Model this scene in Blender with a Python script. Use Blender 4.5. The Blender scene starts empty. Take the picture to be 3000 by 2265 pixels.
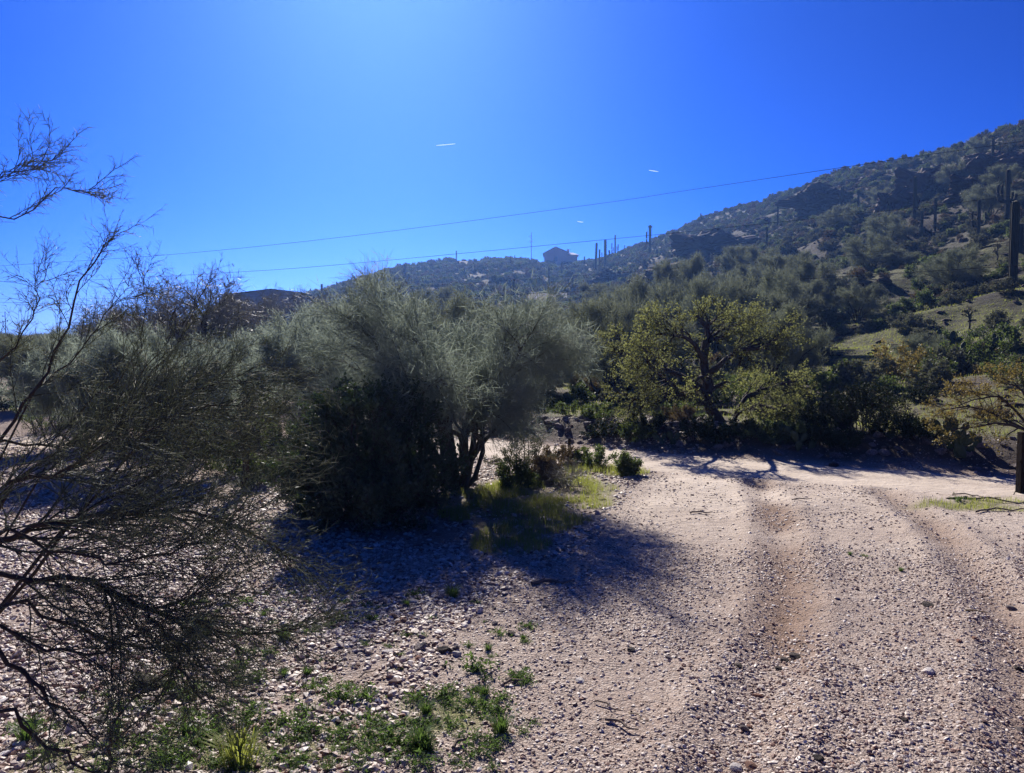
import bpy, math, random
import numpy as np
from mathutils import Vector, Matrix, noise as mnoise

# ------------------------------------------------------------------ camera, world, sun, exposure
S = bpy.context.scene
COL = S.collection
F = 2259.0            # focal length in pixels of the 3000 px wide photograph
CH = 2.2              # height of the lens
PITCH = math.radians(3.1)
cam_d = bpy.data.cameras.new('camera')
cam = bpy.data.objects.new('camera', cam_d)
COL.objects.link(cam)
cam.location = (0, 0, CH)
cam.rotation_euler = (math.pi / 2 - PITCH, 0, 0)
cam_d.sensor_width = 36
cam_d.lens = 36 * F / 3000
cam_d.clip_start = 0.05
cam_d.clip_end = 40000
S.camera = cam

SUN_EL = math.radians(31)
SUN_AZ = math.radians(-9.5)      # measured from straight ahead, left is negative
W = bpy.data.worlds.new('World')
S.world = W
W.use_nodes = True
nt = W.node_tree
bg = nt.nodes['Background']
sky = nt.nodes.new('ShaderNodeTexSky')
sky.sky_type = 'NISHITA'
sky.sun_disc = False
sky.sun_elevation = SUN_EL
sky.sun_rotation = SUN_AZ
sky.altitude = 300
sky.air_density = 0.75
sky.dust_density = 0.72
sky.ozone_density = 5.0
hsv = nt.nodes.new('ShaderNodeHueSaturation')
hsv.inputs['Saturation'].default_value = 1.08
vs1 = nt.nodes.new('ShaderNodeVectorMath'); vs1.operation = 'SCALE'; vs1.inputs['Scale'].default_value = 0.1
gam = nt.nodes.new('ShaderNodeGamma'); gam.inputs['Gamma'].default_value = 1.45
vs2 = nt.nodes.new('ShaderNodeVectorMath'); vs2.operation = 'MULTIPLY'; vs2.inputs[1].default_value = (3.0, 4.8, 12.2)
nt.links.new(sky.outputs[0], vs1.inputs[0])
nt.links.new(vs1.outputs[0], gam.inputs['Color'])
nt.links.new(gam.outputs[0], vs2.inputs[0])
nt.links.new(vs2.outputs[0], hsv.inputs['Color'])
nt.links.new(hsv.outputs[0], bg.inputs['Color'])
bg.inputs['Strength'].default_value = 0.062
sd = bpy.data.lights.new('sun', 'SUN')
sun = bpy.data.objects.new('sun', sd)
COL.objects.link(sun)
sd.energy = 5.0
sd.angle = math.radians(0.53)
sd.color = (1.0, 0.93, 0.84)
sv = Vector((math.sin(SUN_AZ) * math.cos(SUN_EL), math.cos(SUN_AZ) * math.cos(SUN_EL), math.sin(SUN_EL)))
sun.rotation_euler = sv.to_track_quat('Z', 'Y').to_euler()
S.view_settings.view_transform = 'Standard'
S.view_settings.look = 'None'
S.view_settings.exposure = 0.80
S.view_settings.gamma = 1.0
S.view_settings.use_curve_mapping = False
S.cycles.use_denoising = True
S.cycles.denoising_prefilter = 'NONE'
S.cycles.max_bounces = 5
S.cycles.diffuse_bounces = 2
S.cycles.glossy_bounces = 2
S.cycles.transmission_bounces = 3
S.cycles.transparent_max_bounces = 8
S.cycles.volume_bounces = 0
S.cycles.caustics_reflective = False
S.cycles.caustics_refractive = False

RNG = np.random.default_rng(7)
rnd = random.Random(7)

# ------------------------------------------------------------------ noise and terrain
def _h(ix, iy, seed):
    n = (ix.astype(np.int64) * 374761393 + iy.astype(np.int64) * 668265263 + seed * 1442695041) & 0xffffffff
    n = ((n ^ (n >> 13)) * 1274126177) & 0xffffffff
    return ((n ^ (n >> 16)) & 0xffff) / 65535.0

def vn(x, y, seed=0):
    x = np.asarray(x, float); y = np.asarray(y, float)
    ix = np.floor(x); iy = np.floor(y)
    fx = x - ix; fy = y - iy
    fx = fx * fx * (3 - 2 * fx); fy = fy * fy * (3 - 2 * fy)
    a = _h(ix, iy, seed); b = _h(ix + 1, iy, seed); c = _h(ix, iy + 1, seed); d = _h(ix + 1, iy + 1, seed)
    return (a * (1 - fx) + b * fx) * (1 - fy) + (c * (1 - fx) + d * fx) * fy

def fbm(x, y, seed=0, octv=4):
    s = 0; a = 0.5; t = 0
    for i in range(octv):
        s = s + a * (vn(x, y, seed + i * 17) * 2 - 1); t += a
        x = x * 2.03 + 11.3; y = y * 2.03 + 5.7; a *= 0.5
    return s / t

def sm(t):
    t = np.clip(t, 0, 1)
    return t * t * (3 - 2 * t)

CP, SP = math.cos(PITCH), math.sin(PITCH)
def ray(px, py):
    a = (px - 1500) / F; b = (1132.5 - py) / F
    return np.array([a, CP + b * SP, -SP + b * CP])

def tan_el(px, py):
    r = ray(px, py)
    return r[2] / math.hypot(r[0], r[1])

SKY = [(-2500, 998), (-600, 1000), (0, 1000), (300, 994), (480, 980), (560, 950), (640, 905), (700, 882), (880, 872), (950, 855), (1010, 836), (1100, 808), (1180, 784), (1300, 768),
       (1400, 763), (1500, 763), (1560, 769), (1640, 778), (1740, 768), (1800, 752), (1850, 728), (1900, 716), (1960, 688), (2000, 672), (2050, 646),
       (2100, 628), (2200, 602), (2300, 566), (2400, 524), (2500, 490), (2560, 486), (2650, 468), (2750, 446), (2800, 436), (2850, 408), (2900, 386),
       (2950, 374), (3000, 370), (3300, 350), (4500, 420), (7000, 700)]
SKX = np.array([p[0] for p in SKY], float)
SKT = np.array([tan_el(*p) for p in SKY])
# tan_el uses the true heading; store against px
DX = np.array([-2500, 0, 400, 700, 1200, 1640, 1900, 2200, 2465, 3000, 5000], float)
DV = np.array([300, 300, 300, 235, 280, 300, 270, 250, 230, 190, 160], float)
FX = np.array([-2500, 0, 700, 1200, 1800, 2200, 3000, 5000], float)
FV = np.array([70, 70, 45, 34, 24, 20, 17, 12], float)
ROAD = np.array([(-40, 18.5), (-20, 17.6), (-9, 17.8), (-3, 17.4), (1.36, 15.5), (4.25, 13.8), (6.4, 12.75), (7.9, 11.9), (14, 8.2), (30, -2)], float)
RUT = np.array([(3.9, 12.2), (3.5, 10.2), (2.95, 8.3), (2.45, 6.7), (2.0, 5.6), (1.3, 4.3), (0.9, 3.4), (0, 1)], float)
RUT2 = np.array([(5.6, 11.6), (5.2, 9.4), (4.6, 7.6), (4.0, 6.0), (3.3, 4.8), (2.6, 3.6), (1.6, 1)], float)
DRIVE_L = np.array([(3.0, 14.2), (2.2, 12.6), (1.5, 10.6), (0.9, 8.4), (0.0, 6.9), (-0.5, 5.6), (-0.55, 4.0), (-1.2, 1.0)], float)

def seg_dist(x, y, poly):
    """unsigned distance to a polyline, and the side (positive = left of travel)"""
    best = np.full(np.shape(x), 1e9); side = np.zeros(np.shape(x))
    for (ax, ay), (bx, by) in zip(poly[:-1], poly[1:]):
        dx, dy = bx - ax, by - ay
        t = np.clip(((x - ax) * dx + (y - ay) * dy) / (dx * dx + dy * dy), 0, 1)
        ex = x - (ax + t * dx); ey = y - (ay + t * dy)
        d = np.hypot(ex, ey)
        m = d < best
        best = np.where(m, d, best)
        side = np.where(m, np.sign(dx * ey - dy * ex), side)
    return best, side

def H(x, y):
    x = np.asarray(x, float); y = np.asarray(y, float)
    r = np.hypot(x, y) + 1e-6
    th = np.arctan2(x, y)
    px = 1500 + F * np.tan(np.clip(th, -1.25, 1.25))
    te = np.interp(px, SKX, SKT)
    D = np.interp(px, DX, DV); df = np.interp(px, FX, FV)
    Zr = CH + te * D
    t = (r - df) / (D - df)
    s = np.where(t <= 1, np.clip(t, 0, 1) ** 1.55, np.maximum(0.15, 1 - 1.6 * np.clip(t - 1, 0, 9) ** 2))
    w = 1 - sm((np.abs(th) - 1.1) / 0.5)
    z = Zr * s * w
    k = sm((r - df) / 40) * w * np.clip(Zr / 25, 0.05, 1)
    fade = 1 - 0.75 * np.exp(-((t - 1) / 0.10) ** 2)
    z = z + k * fade * (1.5 * fbm(x / 22, y / 22, 3, 3) + 0.8 * fbm(x / 6, y / 6, 9, 3))
    # stepped rock benches on the slope
    stp = fbm(x / 30, y / 18, 21, 3)
    z = z + k * fade * 1.0 * sm((stp - 0.05) * 9)
    z = z + sm((r - 14) / 8) * 0.10 * fbm(x / 3, y / 3, 5, 3) * w
    d, sd_ = seg_dist(x, y, ROAD)
    nside = d * sd_
    z = z + np.where(x > -2, 0.42, 0.15) * sm((nside - 1.5) / 1.3) * np.exp(-np.clip(nside - 4, 0, 99) / 8)
    z = z - 0.05 * (1 - sm((d - 0.8) / 0.7))
    nearw = 1 - sm((r - 20) / 10)
    z = z + nearw * (0.030 * fbm(x / 1.1, y / 1.1, 31, 3) + 0.008 * fbm(x * 5, y * 5, 33, 2)) * sm((d - 0.6) / 1)
    for R_ in (RUT, RUT2):
        q, _s = seg_dist(x, y, R_)
        z = z - nearw * 0.050 * np.exp(-(q / 0.17) ** 2) + nearw * 0.028 * np.exp(-((q - 0.34) / 0.12) ** 2)
    return z

def hz(x, y):
    return float(H(np.array([x]), np.array([y]))[0])

_RR = np.concatenate([np.linspace(2.5, 60, 700), np.linspace(60, 420, 1400)])
def G(px, py, lo=0, hi=420):
    """where the ray through a point of the photograph meets the ground (else the ridge behind it)"""
    v = ray(px, py); hlen = math.hypot(v[0], v[1])
    rr = _RR[(_RR >= lo) & (_RR <= hi)]
    xs = v[0] / hlen * rr; ys = v[1] / hlen * rr
    g = H(xs, ys); zz = CH + v[2] / hlen * rr
    m = np.nonzero(zz < g)[0]
    if len(m):
        i = m[0]
    else:
        i = int(np.argmax((g - CH) / rr))
    return Vector((xs[i], ys[i], g[i]))

def at(px, py, d):
    v = ray(px, py)
    v = v / v[1] * d
    return Vector((v[0], v[1], CH + v[2]))

def on(px, d):
    x = (px - 1500) / F * d
    return Vector((x, d, hz(x, d)))

def px_size(d):
    return d / F

def h_to(px, pyt, pos):
    r = math.hypot(pos.x, pos.y)
    return CH + tan_el(px, pyt) * r - pos.z

# ------------------------------------------------------------------ mesh helpers
class MB:
    def __init__(s):
        s.v = []; s.f = []; s.n = 0; s.m = []
    def add(s, V, Fc, mat=0):
        V = np.asarray(V, float).reshape(-1, 3); Fc = np.asarray(Fc, np.int64)
        s.v.append(V); s.f.append(Fc + s.n); s.m.append(np.full(len(Fc), mat, np.int32)); s.n += len(V)
    def mesh(s, name, mats, smooth=False):
        me = bpy.data.meshes.new(name)
        V = np.concatenate(s.v).astype(np.float32)
        me.vertices.add(len(V)); me.vertices.foreach_set('co', V.ravel())
        li = np.concatenate([f.ravel() for f in s.f]).astype(np.int32)
        tot = np.concatenate([np.full(len(f), f.shape[1], np.int32) for f in s.f])
        st = np.concatenate([[0], np.cumsum(tot)[:-1]]).astype(np.int32)
        me.loops.add(len(li)); me.loops.foreach_set('vertex_index', li)
        me.polygons.add(len(tot)); me.polygons.foreach_set('loop_start', st); me.polygons.foreach_set('loop_total', tot)
        me.polygons.foreach_set('material_index', np.concatenate(s.m))
        me.polygons.foreach_set('use_smooth', np.full(len(tot), smooth))
        for m in (mats if isinstance(mats, (list, tuple)) else [mats]): me.materials.append(m)
        me.update(calc_edges=True)
        return me
    def obj(s, name, mats, parent=None, smooth=False, loc=None):
        o = bpy.data.objects.new(name, s.mesh(name, mats, smooth))
        COL.objects.link(o)
        if parent: o.parent = parent
        if loc is not None: o.location = loc
        return o

def tubes(P, R, sides=3):
    P = np.asarray(P, float); R = np.asarray(R, float)
    N, K, _ = P.shape
    T = np.gradient(P, axis=1)
    T /= np.linalg.norm(T, axis=2, keepdims=True) + 1e-9
    ref = np.where(np.abs(T[:, :1, 2:3]) > 0.85, np.array([[[1.0, 0, 0]]]), np.array([[[0, 0, 1.0]]]))
    ref = np.broadcast_to(ref, T.shape)
    A = np.cross(T, ref); A /= np.linalg.norm(A, axis=2, keepdims=True) + 1e-9
    B = np.cross(T, A)
    a = np.arange(sides) * 2 * math.pi / sides
    V = P[:, :, None, :] + R[:, :, None, None] * (np.cos(a)[None, None, :, None] * A[:, :, None, :] + np.sin(a)[None, None, :, None] * B[:, :, None, :])
    idx = np.arange(N * K * sides).reshape(N, K, sides)
    j = np.roll(np.arange(sides), -1)
    q = np.stack([idx[:, :-1, :], idx[:, :-1][:, :, j], idx[:, 1:][:, :, j], idx[:, 1:, :]], axis=-1).reshape(-1, 4)
    return V.reshape(-1, 3), q

def nrm(v):
    return v / (np.linalg.norm(v, axis=-1, keepdims=True) + 1e-9)

def spawn(P, R, n, t0, t1, length, var=0.35, ang=0.7, up=0.1, out=None, K=4, rs=0.5, jit=0.15, droop=0.0, g=None, tipr=0.25, rmin=0.0, zmin=0.03):
    g = g or RNG
    N, Kp, _ = P.shape
    idx = np.repeat(np.arange(N), n)
    M = len(idx)
    t = (t0 + (t1 - t0) * (np.tile(np.arange(n), N) + g.random(M)) / n) * (Kp - 1)
    i = np.minimum(t.astype(int), Kp - 2); f = (t - i)[:, None]
    p = P[idx, i] * (1 - f) + P[idx, i + 1] * f
    r = R[idx, i] * (1 - f[:, 0]) + R[idx, i + 1] * f[:, 0]
    T = nrm(P[idx, i + 1] - P[idx, i])
    rv = g.normal(size=(M, 3)); rv -= (rv * T).sum(1, keepdims=True) * T; rv = nrm(rv)
    if out is not None:
        rv = nrm(rv + out * nrm(p - np.mean(P.reshape(-1, 3), axis=0)))
    a = ang * (0.6 + 0.8 * g.random(M))[:, None]
    d = nrm(T * np.cos(a) + rv * np.sin(a) + np.array([0, 0, up]))
    L = length * (1 + var * (g.random(M) * 2 - 1)) * (1.1 - 0.5 * t / (Kp - 1))
    out_p = np.zeros((M, K, 3)); out_p[:, 0] = p
    for k in range(1, K):
        d = nrm(d + jit * g.normal(size=(M, 3)) + np.array([0, 0, -droop * k / K]))
        out_p[:, k] = out_p[:, k - 1] + d * (L / (K - 1))[:, None]
    if zmin is not None: out_p[:, :, 2] = np.maximum(out_p[:, :, 2], zmin + 0.02 * g.random((M, 1)))
    r0 = np.maximum(r * rs, rmin)
    rr = r0[:, None] * np.linspace(1, tipr, K)[None, :]
    return out_p, rr

def resample(path, K, jit=0.0, g=None):
    g = g or RNG
    path = np.array([tuple(p) for p in path], float)
    n = len(path)
    # Catmull-Rom through the points
    ts = np.linspace(0, n - 1, K)
    o = []
    for t in ts:
        i = min(int(t), n - 2); f = t - i
        p0 = path[max(i - 1, 0)]; p1 = path[i]; p2 = path[i + 1]; p3 = path[min(i + 2, n - 1)]
        o.append(0.5 * ((2 * p1) + (-p0 + p2) * f + (2 * p0 - 5 * p1 + 4 * p2 - p3) * f * f + (-p0 + 3 * p1 - 3 * p2 + p3) * f ** 3))
    o = np.array(o)
    if jit: o[1:-1] += g.normal(size=(K - 2, 3)) * jit
    return o

def leaves(P, n, size, g=None, t0=0.2, elong=2.0, hang=0.0, spread=0.6, fold=False):
    """leaf quads (diamonds) sprinkled on polylines P"""
    g = g or RNG
    N, K, _ = P.shape
    idx = np.repeat(np.arange(N), n); M = len(idx)
    t = (t0 + (1 - t0) * g.random(M)) * (K - 1)
    i = np.minimum(t.astype(int), K - 2); f = (t - i)[:, None]
    c = P[idx, i] * (1 - f) + P[idx, i + 1] * f
    u = nrm(g.normal(size=(M, 3)) + np.array([0, 0, hang]))
    w = nrm(np.cross(u, g.normal(size=(M, 3))))
    s = size * (0.6 + 0.8 * g.random(M))[:, None]
    c = c + g.normal(size=(M, 3)) * size * spread
    a = c; b = c + u * s * 0.5 + w * s * 0.5 / elong; d = c + u * s; e = c + u * s * 0.5 - w * s * 0.5 / elong
    V = np.stack([a, b, d, e], axis=1).reshape(-1, 3)
    return V, np.arange(M * 4).reshape(-1, 4)

def empty(name, loc, rz=0):
    o = bpy.data.objects.new(name, None); COL.objects.link(o)
    o.empty_display_size = 0.1
    o.location = loc; o.rotation_euler = (0, 0, rz)
    return o

def tag(o, label=None, cat=None, group=None, kind=None):
    if label: o['label'] = label
    if cat: o['category'] = cat
    if group: o['group'] = group
    if kind: o['kind'] = kind
    return o

def dup(root, loc, rz, sc=None, label=None, group=None):
    r = root.copy(); COL.objects.link(r); r.location = loc; r.rotation_euler = (0, 0, rz)
    if sc is not None: r.scale = sc
    if label: r['label'] = label
    if group: r['group'] = group
    for ch in list(root.children):
        c = ch.copy(); COL.objects.link(c); c.parent = r
        for gch in ch.children:
            d = gch.copy(); COL.objects.link(d); d.parent = c
    return r

def box(mb, x0, x1, y0, y1, z0, z1, mat=0):
    V = [(x, y, z) for z in (z0, z1) for y in (y0, y1) for x in (x0, x1)]
    mb.add(V, [(0, 2, 3, 1), (4, 5, 7, 6), (0, 1, 5, 4), (2, 6, 7, 3), (0, 4, 6, 2), (1, 3, 7, 5)], mat)

# ------------------------------------------------------------------ materials
class NT:
    def __init__(s, name):
        s.m = bpy.data.materials.new(name); s.m.use_nodes = True
        s.t = s.m.node_tree; s.t.nodes.clear()
        s.out = s.t.nodes.new('ShaderNodeOutputMaterial')
    def n(s, typ, **kw):
        nd = s.t.nodes.new(typ)
        for k, v in kw.items(): setattr(nd, k, v)
        return nd
    def l(s, a, b): s.t.links.new(a, b)
    def noise(s, scale, detail=4, rough=0.55, vec=None, dist=0):
        nd = s.n('ShaderNodeTexNoise'); nd.inputs['Scale'].default_value = scale; nd.inputs['Detail'].default_value = detail
        nd.inputs['Roughness'].default_value = rough; nd.inputs['Distortion'].default_value = dist
        if vec is not None: s.l(vec, nd.inputs['Vector'])
        return nd.outputs['Fac']
    def ramp(s, fac, stops, interp='LINEAR'):
        nd = s.n('ShaderNodeValToRGB'); nd.color_ramp.interpolation = interp
        cr = nd.color_ramp
        while len(cr.elements) < len(stops): cr.elements.new(0.5)
        for e, (p, c) in zip(cr.elements, stops):
            e.position = p; e.color = (*c, 1) if isinstance(c, (tuple, list)) else (c, c, c, 1)
        s.l(fac, nd.inputs['Fac'])
        return nd.outputs['Color']
    def mix(s, fac, a, b, typ='MIX'):
        nd = s.n('ShaderNodeMix', data_type='RGBA', blend_type=typ)
        for sock, v in ((nd.inputs[0], fac), (nd.inputs[6], a), (nd.inputs[7], b)):
            if hasattr(v, 'is_linked') or hasattr(v, 'links'): s.l(v, sock)
            elif isinstance(v, (tuple, list)): sock.default_value = (*v, 1)
            else: sock.default_value = v
        return nd.outputs[2]
    def math(s, op, a, b=None, clamp=False):
        nd = s.n('ShaderNodeMath', operation=op, use_clamp=clamp)
        for sock, v in ((nd.inputs[0], a), (nd.inputs[1], b)):
            if v is None: continue
            if hasattr(v, 'links'): s.l(v, sock)
            else: sock.default_value = v
        return nd.outputs[0]

def mat_simple(name, c1, c2, scale=8, rough=0.85, bump=0.0, bscale=40, rand=0.0, translucent=None, spec=0.25):
    t = NT(name)
    geo = t.n('ShaderNodeTexCoord')
    col = t.mix(t.ramp(t.noise(scale, 4, 0.6, geo.outputs['Object']), [(0.35, 0.0), (0.65, 1.0)]), c1, c2)
    if rand:
        oi = t.n('ShaderNodeObjectInfo')
        v = t.math('ADD', t.math('MULTIPLY', oi.outputs['Random'], rand), 1 - rand * 0.5)
        h = t.n('ShaderNodeHueSaturation'); t.l(col, h.inputs['Color']); t.l(v, h.inputs['Value']); col = h.outputs[0]
    p = t.n('ShaderNodeBsdfPrincipled'); t.l(col, p.inputs['Base Color']); p.inputs['Roughness'].default_value = rough
    p.inputs['Specular IOR Level'].default_value = spec
    if bump:
        b = t.n('ShaderNodeBump'); b.inputs['Strength'].default_value = bump; b.inputs['Distance'].default_value = 0.02
        t.l(t.noise(bscale, 5, 0.6, geo.outputs['Object']), b.inputs['Height']); t.l(b.outputs[0], p.inputs['Normal'])
    sh = p.outputs[0]
    if translucent:
        tr = t.n('ShaderNodeBsdfTranslucent'); tr.inputs['Color'].default_value = (*translucent[1], 1)
        ms = t.n('ShaderNodeMixShader'); ms.inputs[0].default_value = translucent[0]
        t.l(sh, ms.inputs[1]); t.l(tr.outputs[0], ms.inputs[2]); sh = ms.outputs[0]
    t.l(sh, t.out.inputs['Surface'])
    return t.m

def mat_ground():
    t = NT('desert_ground')
    tc = t.n('ShaderNodeTexCoord'); P = tc.outputs['Object']
    at_ = lambda nm: t.n('ShaderNodeAttribute', attribute_name=nm).outputs['Fac']
    grass, hill, road, dirt = at_('grass'), at_('hill'), at_('road'), at_('dirt')
    # gravel: cells of different stones
    vor = t.n('ShaderNodeTexVoronoi'); vor.inputs['Scale'].default_value = 62
    nzv = t.n('ShaderNodeTexNoise'); nzv.inputs['Scale'].default_value = 26; nzv.inputs['Detail'].default_value = 3; t.l(P, nzv.inputs['Vector'])
    dv = t.n('ShaderNodeVectorMath', operation='MULTIPLY_ADD'); t.l(nzv.outputs['Color'], dv.inputs[0]); dv.inputs[1].default_value = (.045, .045, .045); t.l(P, dv.inputs[2]); t.l(dv.outputs[0], vor.inputs['Vector'])
    sep = t.n('ShaderNodeSeparateColor'); t.l(vor.outputs['Color'], sep.inputs[0])
    cells = t.ramp(sep.outputs[0], [(0.0, (0.15, 0.09, 0.065)), (0.25, (0.31, 0.225, 0.18)), (0.5, (0.42, 0.33, 0.275)), (0.8, (0.50, 0.42, 0.36)), (1.0, (0.66, 0.60, 0.54))])
    edge = t.ramp(vor.outputs['Distance'], [(0.3, 1.0), (0.75, 0.45)])
    cells = t.mix(1.0, cells, edge, 'MULTIPLY')
    big = t.ramp(t.noise(0.9, 5, 0.6, P), [(0.3, (0.39, 0.30, 0.25)), (0.7, (0.56, 0.465, 0.395))])
    gravel = t.mix(0.55, big, cells)
    fine = t.ramp(t.noise(3, 6, 0.65, P), [(0.35, (0.20, 0.125, 0.085)), (0.7, (0.33, 0.235, 0.18))])
    col = t.mix(dirt, gravel, fine)
    roadc = t.ramp(t.noise(2.2, 6, 0.6, P), [(0.3, (0.50, 0.42, 0.34)), (0.7, (0.62, 0.53, 0.44))])
    col = t.mix(road, col, roadc)
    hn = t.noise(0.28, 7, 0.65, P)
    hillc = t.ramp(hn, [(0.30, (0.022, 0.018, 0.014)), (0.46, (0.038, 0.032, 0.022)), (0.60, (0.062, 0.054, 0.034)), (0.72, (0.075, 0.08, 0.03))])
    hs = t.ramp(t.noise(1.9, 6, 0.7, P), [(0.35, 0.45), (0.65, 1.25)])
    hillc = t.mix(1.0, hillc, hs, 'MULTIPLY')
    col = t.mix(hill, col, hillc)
    gn = t.noise(1.6, 6, 0.7, P)
    gm = t.math('MULTIPLY', grass, t.ramp(gn, [(0.38, 0.05), (0.58, 0.75)]), True)
    gc = t.ramp(t.noise(9, 4, 0.6, P), [(0.3, (0.09, 0.11, 0.025)), (0.7, (0.23, 0.23, 0.065))])
    col = t.mix(gm, col, gc)
    p = t.n('ShaderNodeBsdfPrincipled'); t.l(col, p.inputs['Base Color']); p.inputs['Roughness'].default_value = 0.9
    p.inputs['Specular IOR Level'].default_value = 0.2
    b1 = t.n('ShaderNodeBump'); b1.inputs['Strength'].default_value = 0.9; b1.inputs['Distance'].default_value = 0.012
    vh = t.math('SUBTRACT', 1.0, vor.outputs['Distance'])
    vh = t.math('MULTIPLY', vh, t.math('SUBTRACT', 1.0, t.math('MULTIPLY', road, 0.85)))
    t.l(vh, b1.inputs['Height'])
    b2 = t.n('ShaderNodeBump'); b2.inputs['Strength'].default_value = 0.8; b2.inputs['Distance'].default_value = 0.5
    t.l(t.math('MULTIPLY', t.noise(1.3, 8, 0.7, P), hill), b2.inputs['Height']); t.l(b1.outputs[0], b2.inputs['Normal'])
    b3 = t.n('ShaderNodeBump'); b3.inputs['Strength'].default_value = 0.6; b3.inputs['Distance'].default_value = 0.06
    t.l(t.noise(7, 5, 0.65, P), b3.inputs['Height']); t.l(b2.outputs[0], b3.inputs['Normal'])
    t.l(b3.outputs[0], p.inputs['Normal'])
    t.l(p.outputs[0], t.out.inputs['Surface'])
    return t.m

def mat_pebble():
    t = NT('pebble_stone')
    oi = t.n('ShaderNodeObjectInfo'); tc = t.n('ShaderNodeTexCoord')
    c = t.ramp(oi.outputs['Random'], [(0.0, (0.13, 0.075, 0.06)), (0.12, (0.30, 0.16, 0.11)), (0.28, (0.36, 0.26, 0.21)), (0.5, (0.48, 0.38, 0.315)), (0.74, (0.57, 0.475, 0.405)), (0.93, (0.66, 0.58, 0.51)), (1.0, (0.74, 0.69, 0.64))])
    c = t.mix(1.0, c, t.ramp(t.noise(3, 5, 0.65, tc.outputs['Object']), [(0.3, 0.7), (0.7, 1.1)]), 'MULTIPLY')
    p = t.n('ShaderNodeBsdfPrincipled'); t.l(c, p.inputs['Base Color']); p.inputs['Roughness'].default_value = 0.6
    p.inputs['Specular IOR Level'].default_value = 0.4
    t.l(p.outputs[0], t.out.inputs['Surface'])
    return t.m

def mat_rock(name, a, b, c, bump=0.8, sc=3.0):
    t = NT(name); tc = t.n('ShaderNodeTexCoord'); P = tc.outputs['Object']
    col = t.ramp(t.noise(sc, 7, 0.65, P), [(0.3, a), (0.5, b), (0.7, c)])
    oi = t.n('ShaderNodeObjectInfo')
    h = t.n('ShaderNodeHueSaturation'); t.l(col, h.inputs['Color']); t.l(t.math('ADD', t.math('MULTIPLY', oi.outputs['Random'], 0.5), 0.75), h.inputs['Value'])
    p = t.n('ShaderNodeBsdfPrincipled'); t.l(h.outputs[0], p.inputs['Base Color']); p.inputs['Roughness'].default_value = 0.85
    p.inputs['Specular IOR Level'].default_value = 0.25
    bp = t.n('ShaderNodeBump'); bp.inputs['Strength'].default_value = bump; bp.inputs['Distance'].default_value = 0.1
    t.l(t.noise(sc * 3, 8, 0.7, P), bp.inputs['Height']); t.l(bp.outputs[0], p.inputs['Normal'])
    t.l(p.outputs[0], t.out.inputs['Surface'])
    return t.m

M = {}
M['ground'] = mat_ground()
M['pebble'] = mat_pebble()
M['cliff'] = mat_rock('cliff_rock', (0.05, 0.032, 0.028), (0.085, 0.058, 0.048), (0.14, 0.10, 0.08), 1.0, 0.9)
M['rubble'] = mat_rock('rubble_rock', (0.13, 0.10, 0.095), (0.24, 0.20, 0.19), (0.40, 0.35, 0.33), 0.7, 4)
M['redrock'] = mat_rock('red_stone', (0.20, 0.09, 0.06), (0.36, 0.19, 0.13), (0.44, 0.28, 0.21), 0.7, 6)
M['whiterock'] = mat_rock('pale_quartz_stone', (0.40, 0.34, 0.30), (0.58, 0.53, 0.49), (0.74, 0.71, 0.67), 0.5, 6)
M['darkrock'] = mat_rock('dark_stone', (0.05, 0.04, 0.035), (0.09, 0.07, 0.06), (0.15, 0.12, 0.10), 0.7, 6)
M['bark_pv'] = mat_simple('palo_verde_bark', (0.10, 0.095, 0.055), (0.055, 0.045, 0.035), 6, 0.8, 0.5, 30)
M['bark_dark'] = mat_simple('mesquite_bark', (0.045, 0.034, 0.028), (0.075, 0.058, 0.045), 8, 0.9, 0.9, 25)
M['twig_pv'] = mat_simple('palo_verde_twig', (0.24, 0.27, 0.19), (0.15, 0.175, 0.12), 1.0, 0.8, rand=0.35, spec=0.1, translucent=(.3, (.26, .29, .18)))
M['twig_soft'] = mat_simple('veiled_palo_verde_twig', (0.195, 0.235, 0.19), (0.14, 0.175, 0.14), 1.0, 0.7, spec=0.2, translucent=(.5, (.27, .32, .25)))  # blue-grey flare veil over the crowns is put into this twig colour
M['twig_pale'] = mat_simple('pale_bare_twig', (0.34, 0.32, 0.24), (0.22, 0.22, 0.15), 1.5, 0.6, rand=0.2, spec=0.5)
M['twig_fg'] = mat_simple('thorny_twig', (0.08, 0.095, 0.058), (0.05, 0.055, 0.038), 3, 0.7, spec=0.2)
M['spur_fg'] = mat_simple('pale_green_spur', (0.26, 0.29, 0.16), (0.18, 0.20, 0.11), 4, 0.7, spec=0.15, translucent=(0.3, (0.30, 0.34, 0.16)))
M['leaf_mesq'] = mat_simple('mesquite_leaf', (0.13, 0.16, 0.06), (0.20, 0.20, 0.075), 1.2, 0.7, rand=0.2, spec=.15, translucent=(0.42, (0.30, 0.32, 0.10)))
M['leaf_yel'] = mat_simple('yellowing_mesquite_leaf', (0.20, 0.155, 0.05), (0.11, 0.115, 0.04), 2, 0.6, translucent=(0.35, (0.30, 0.23, 0.06)))
M['leaf_jojoba'] = mat_simple('leathery_leaf', (0.045, 0.068, 0.036), (0.07, 0.095, 0.048), 3, 0.6, spec=0.25, translucent=(0.15, (0.12, 0.20, 0.05)))
M['leaf_shade'] = mat_simple('shaded_dense_leaf', (0.022, 0.032, 0.017), (0.035, 0.048, 0.024), 3, 0.7, spec=0.1, translucent=(0.08, (0.06, 0.09, 0.03)))  # leathery leaf darkened: shade of the black bushes is put into its colour
M['leaf_creo'] = mat_simple('creosote_leaf', (0.060, 0.078, 0.034), (0.095, 0.115, 0.05), 2.5, 0.6, rand=0.3, spec=0.2, translucent=(0.3, (0.16, 0.22, 0.05)))
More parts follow.
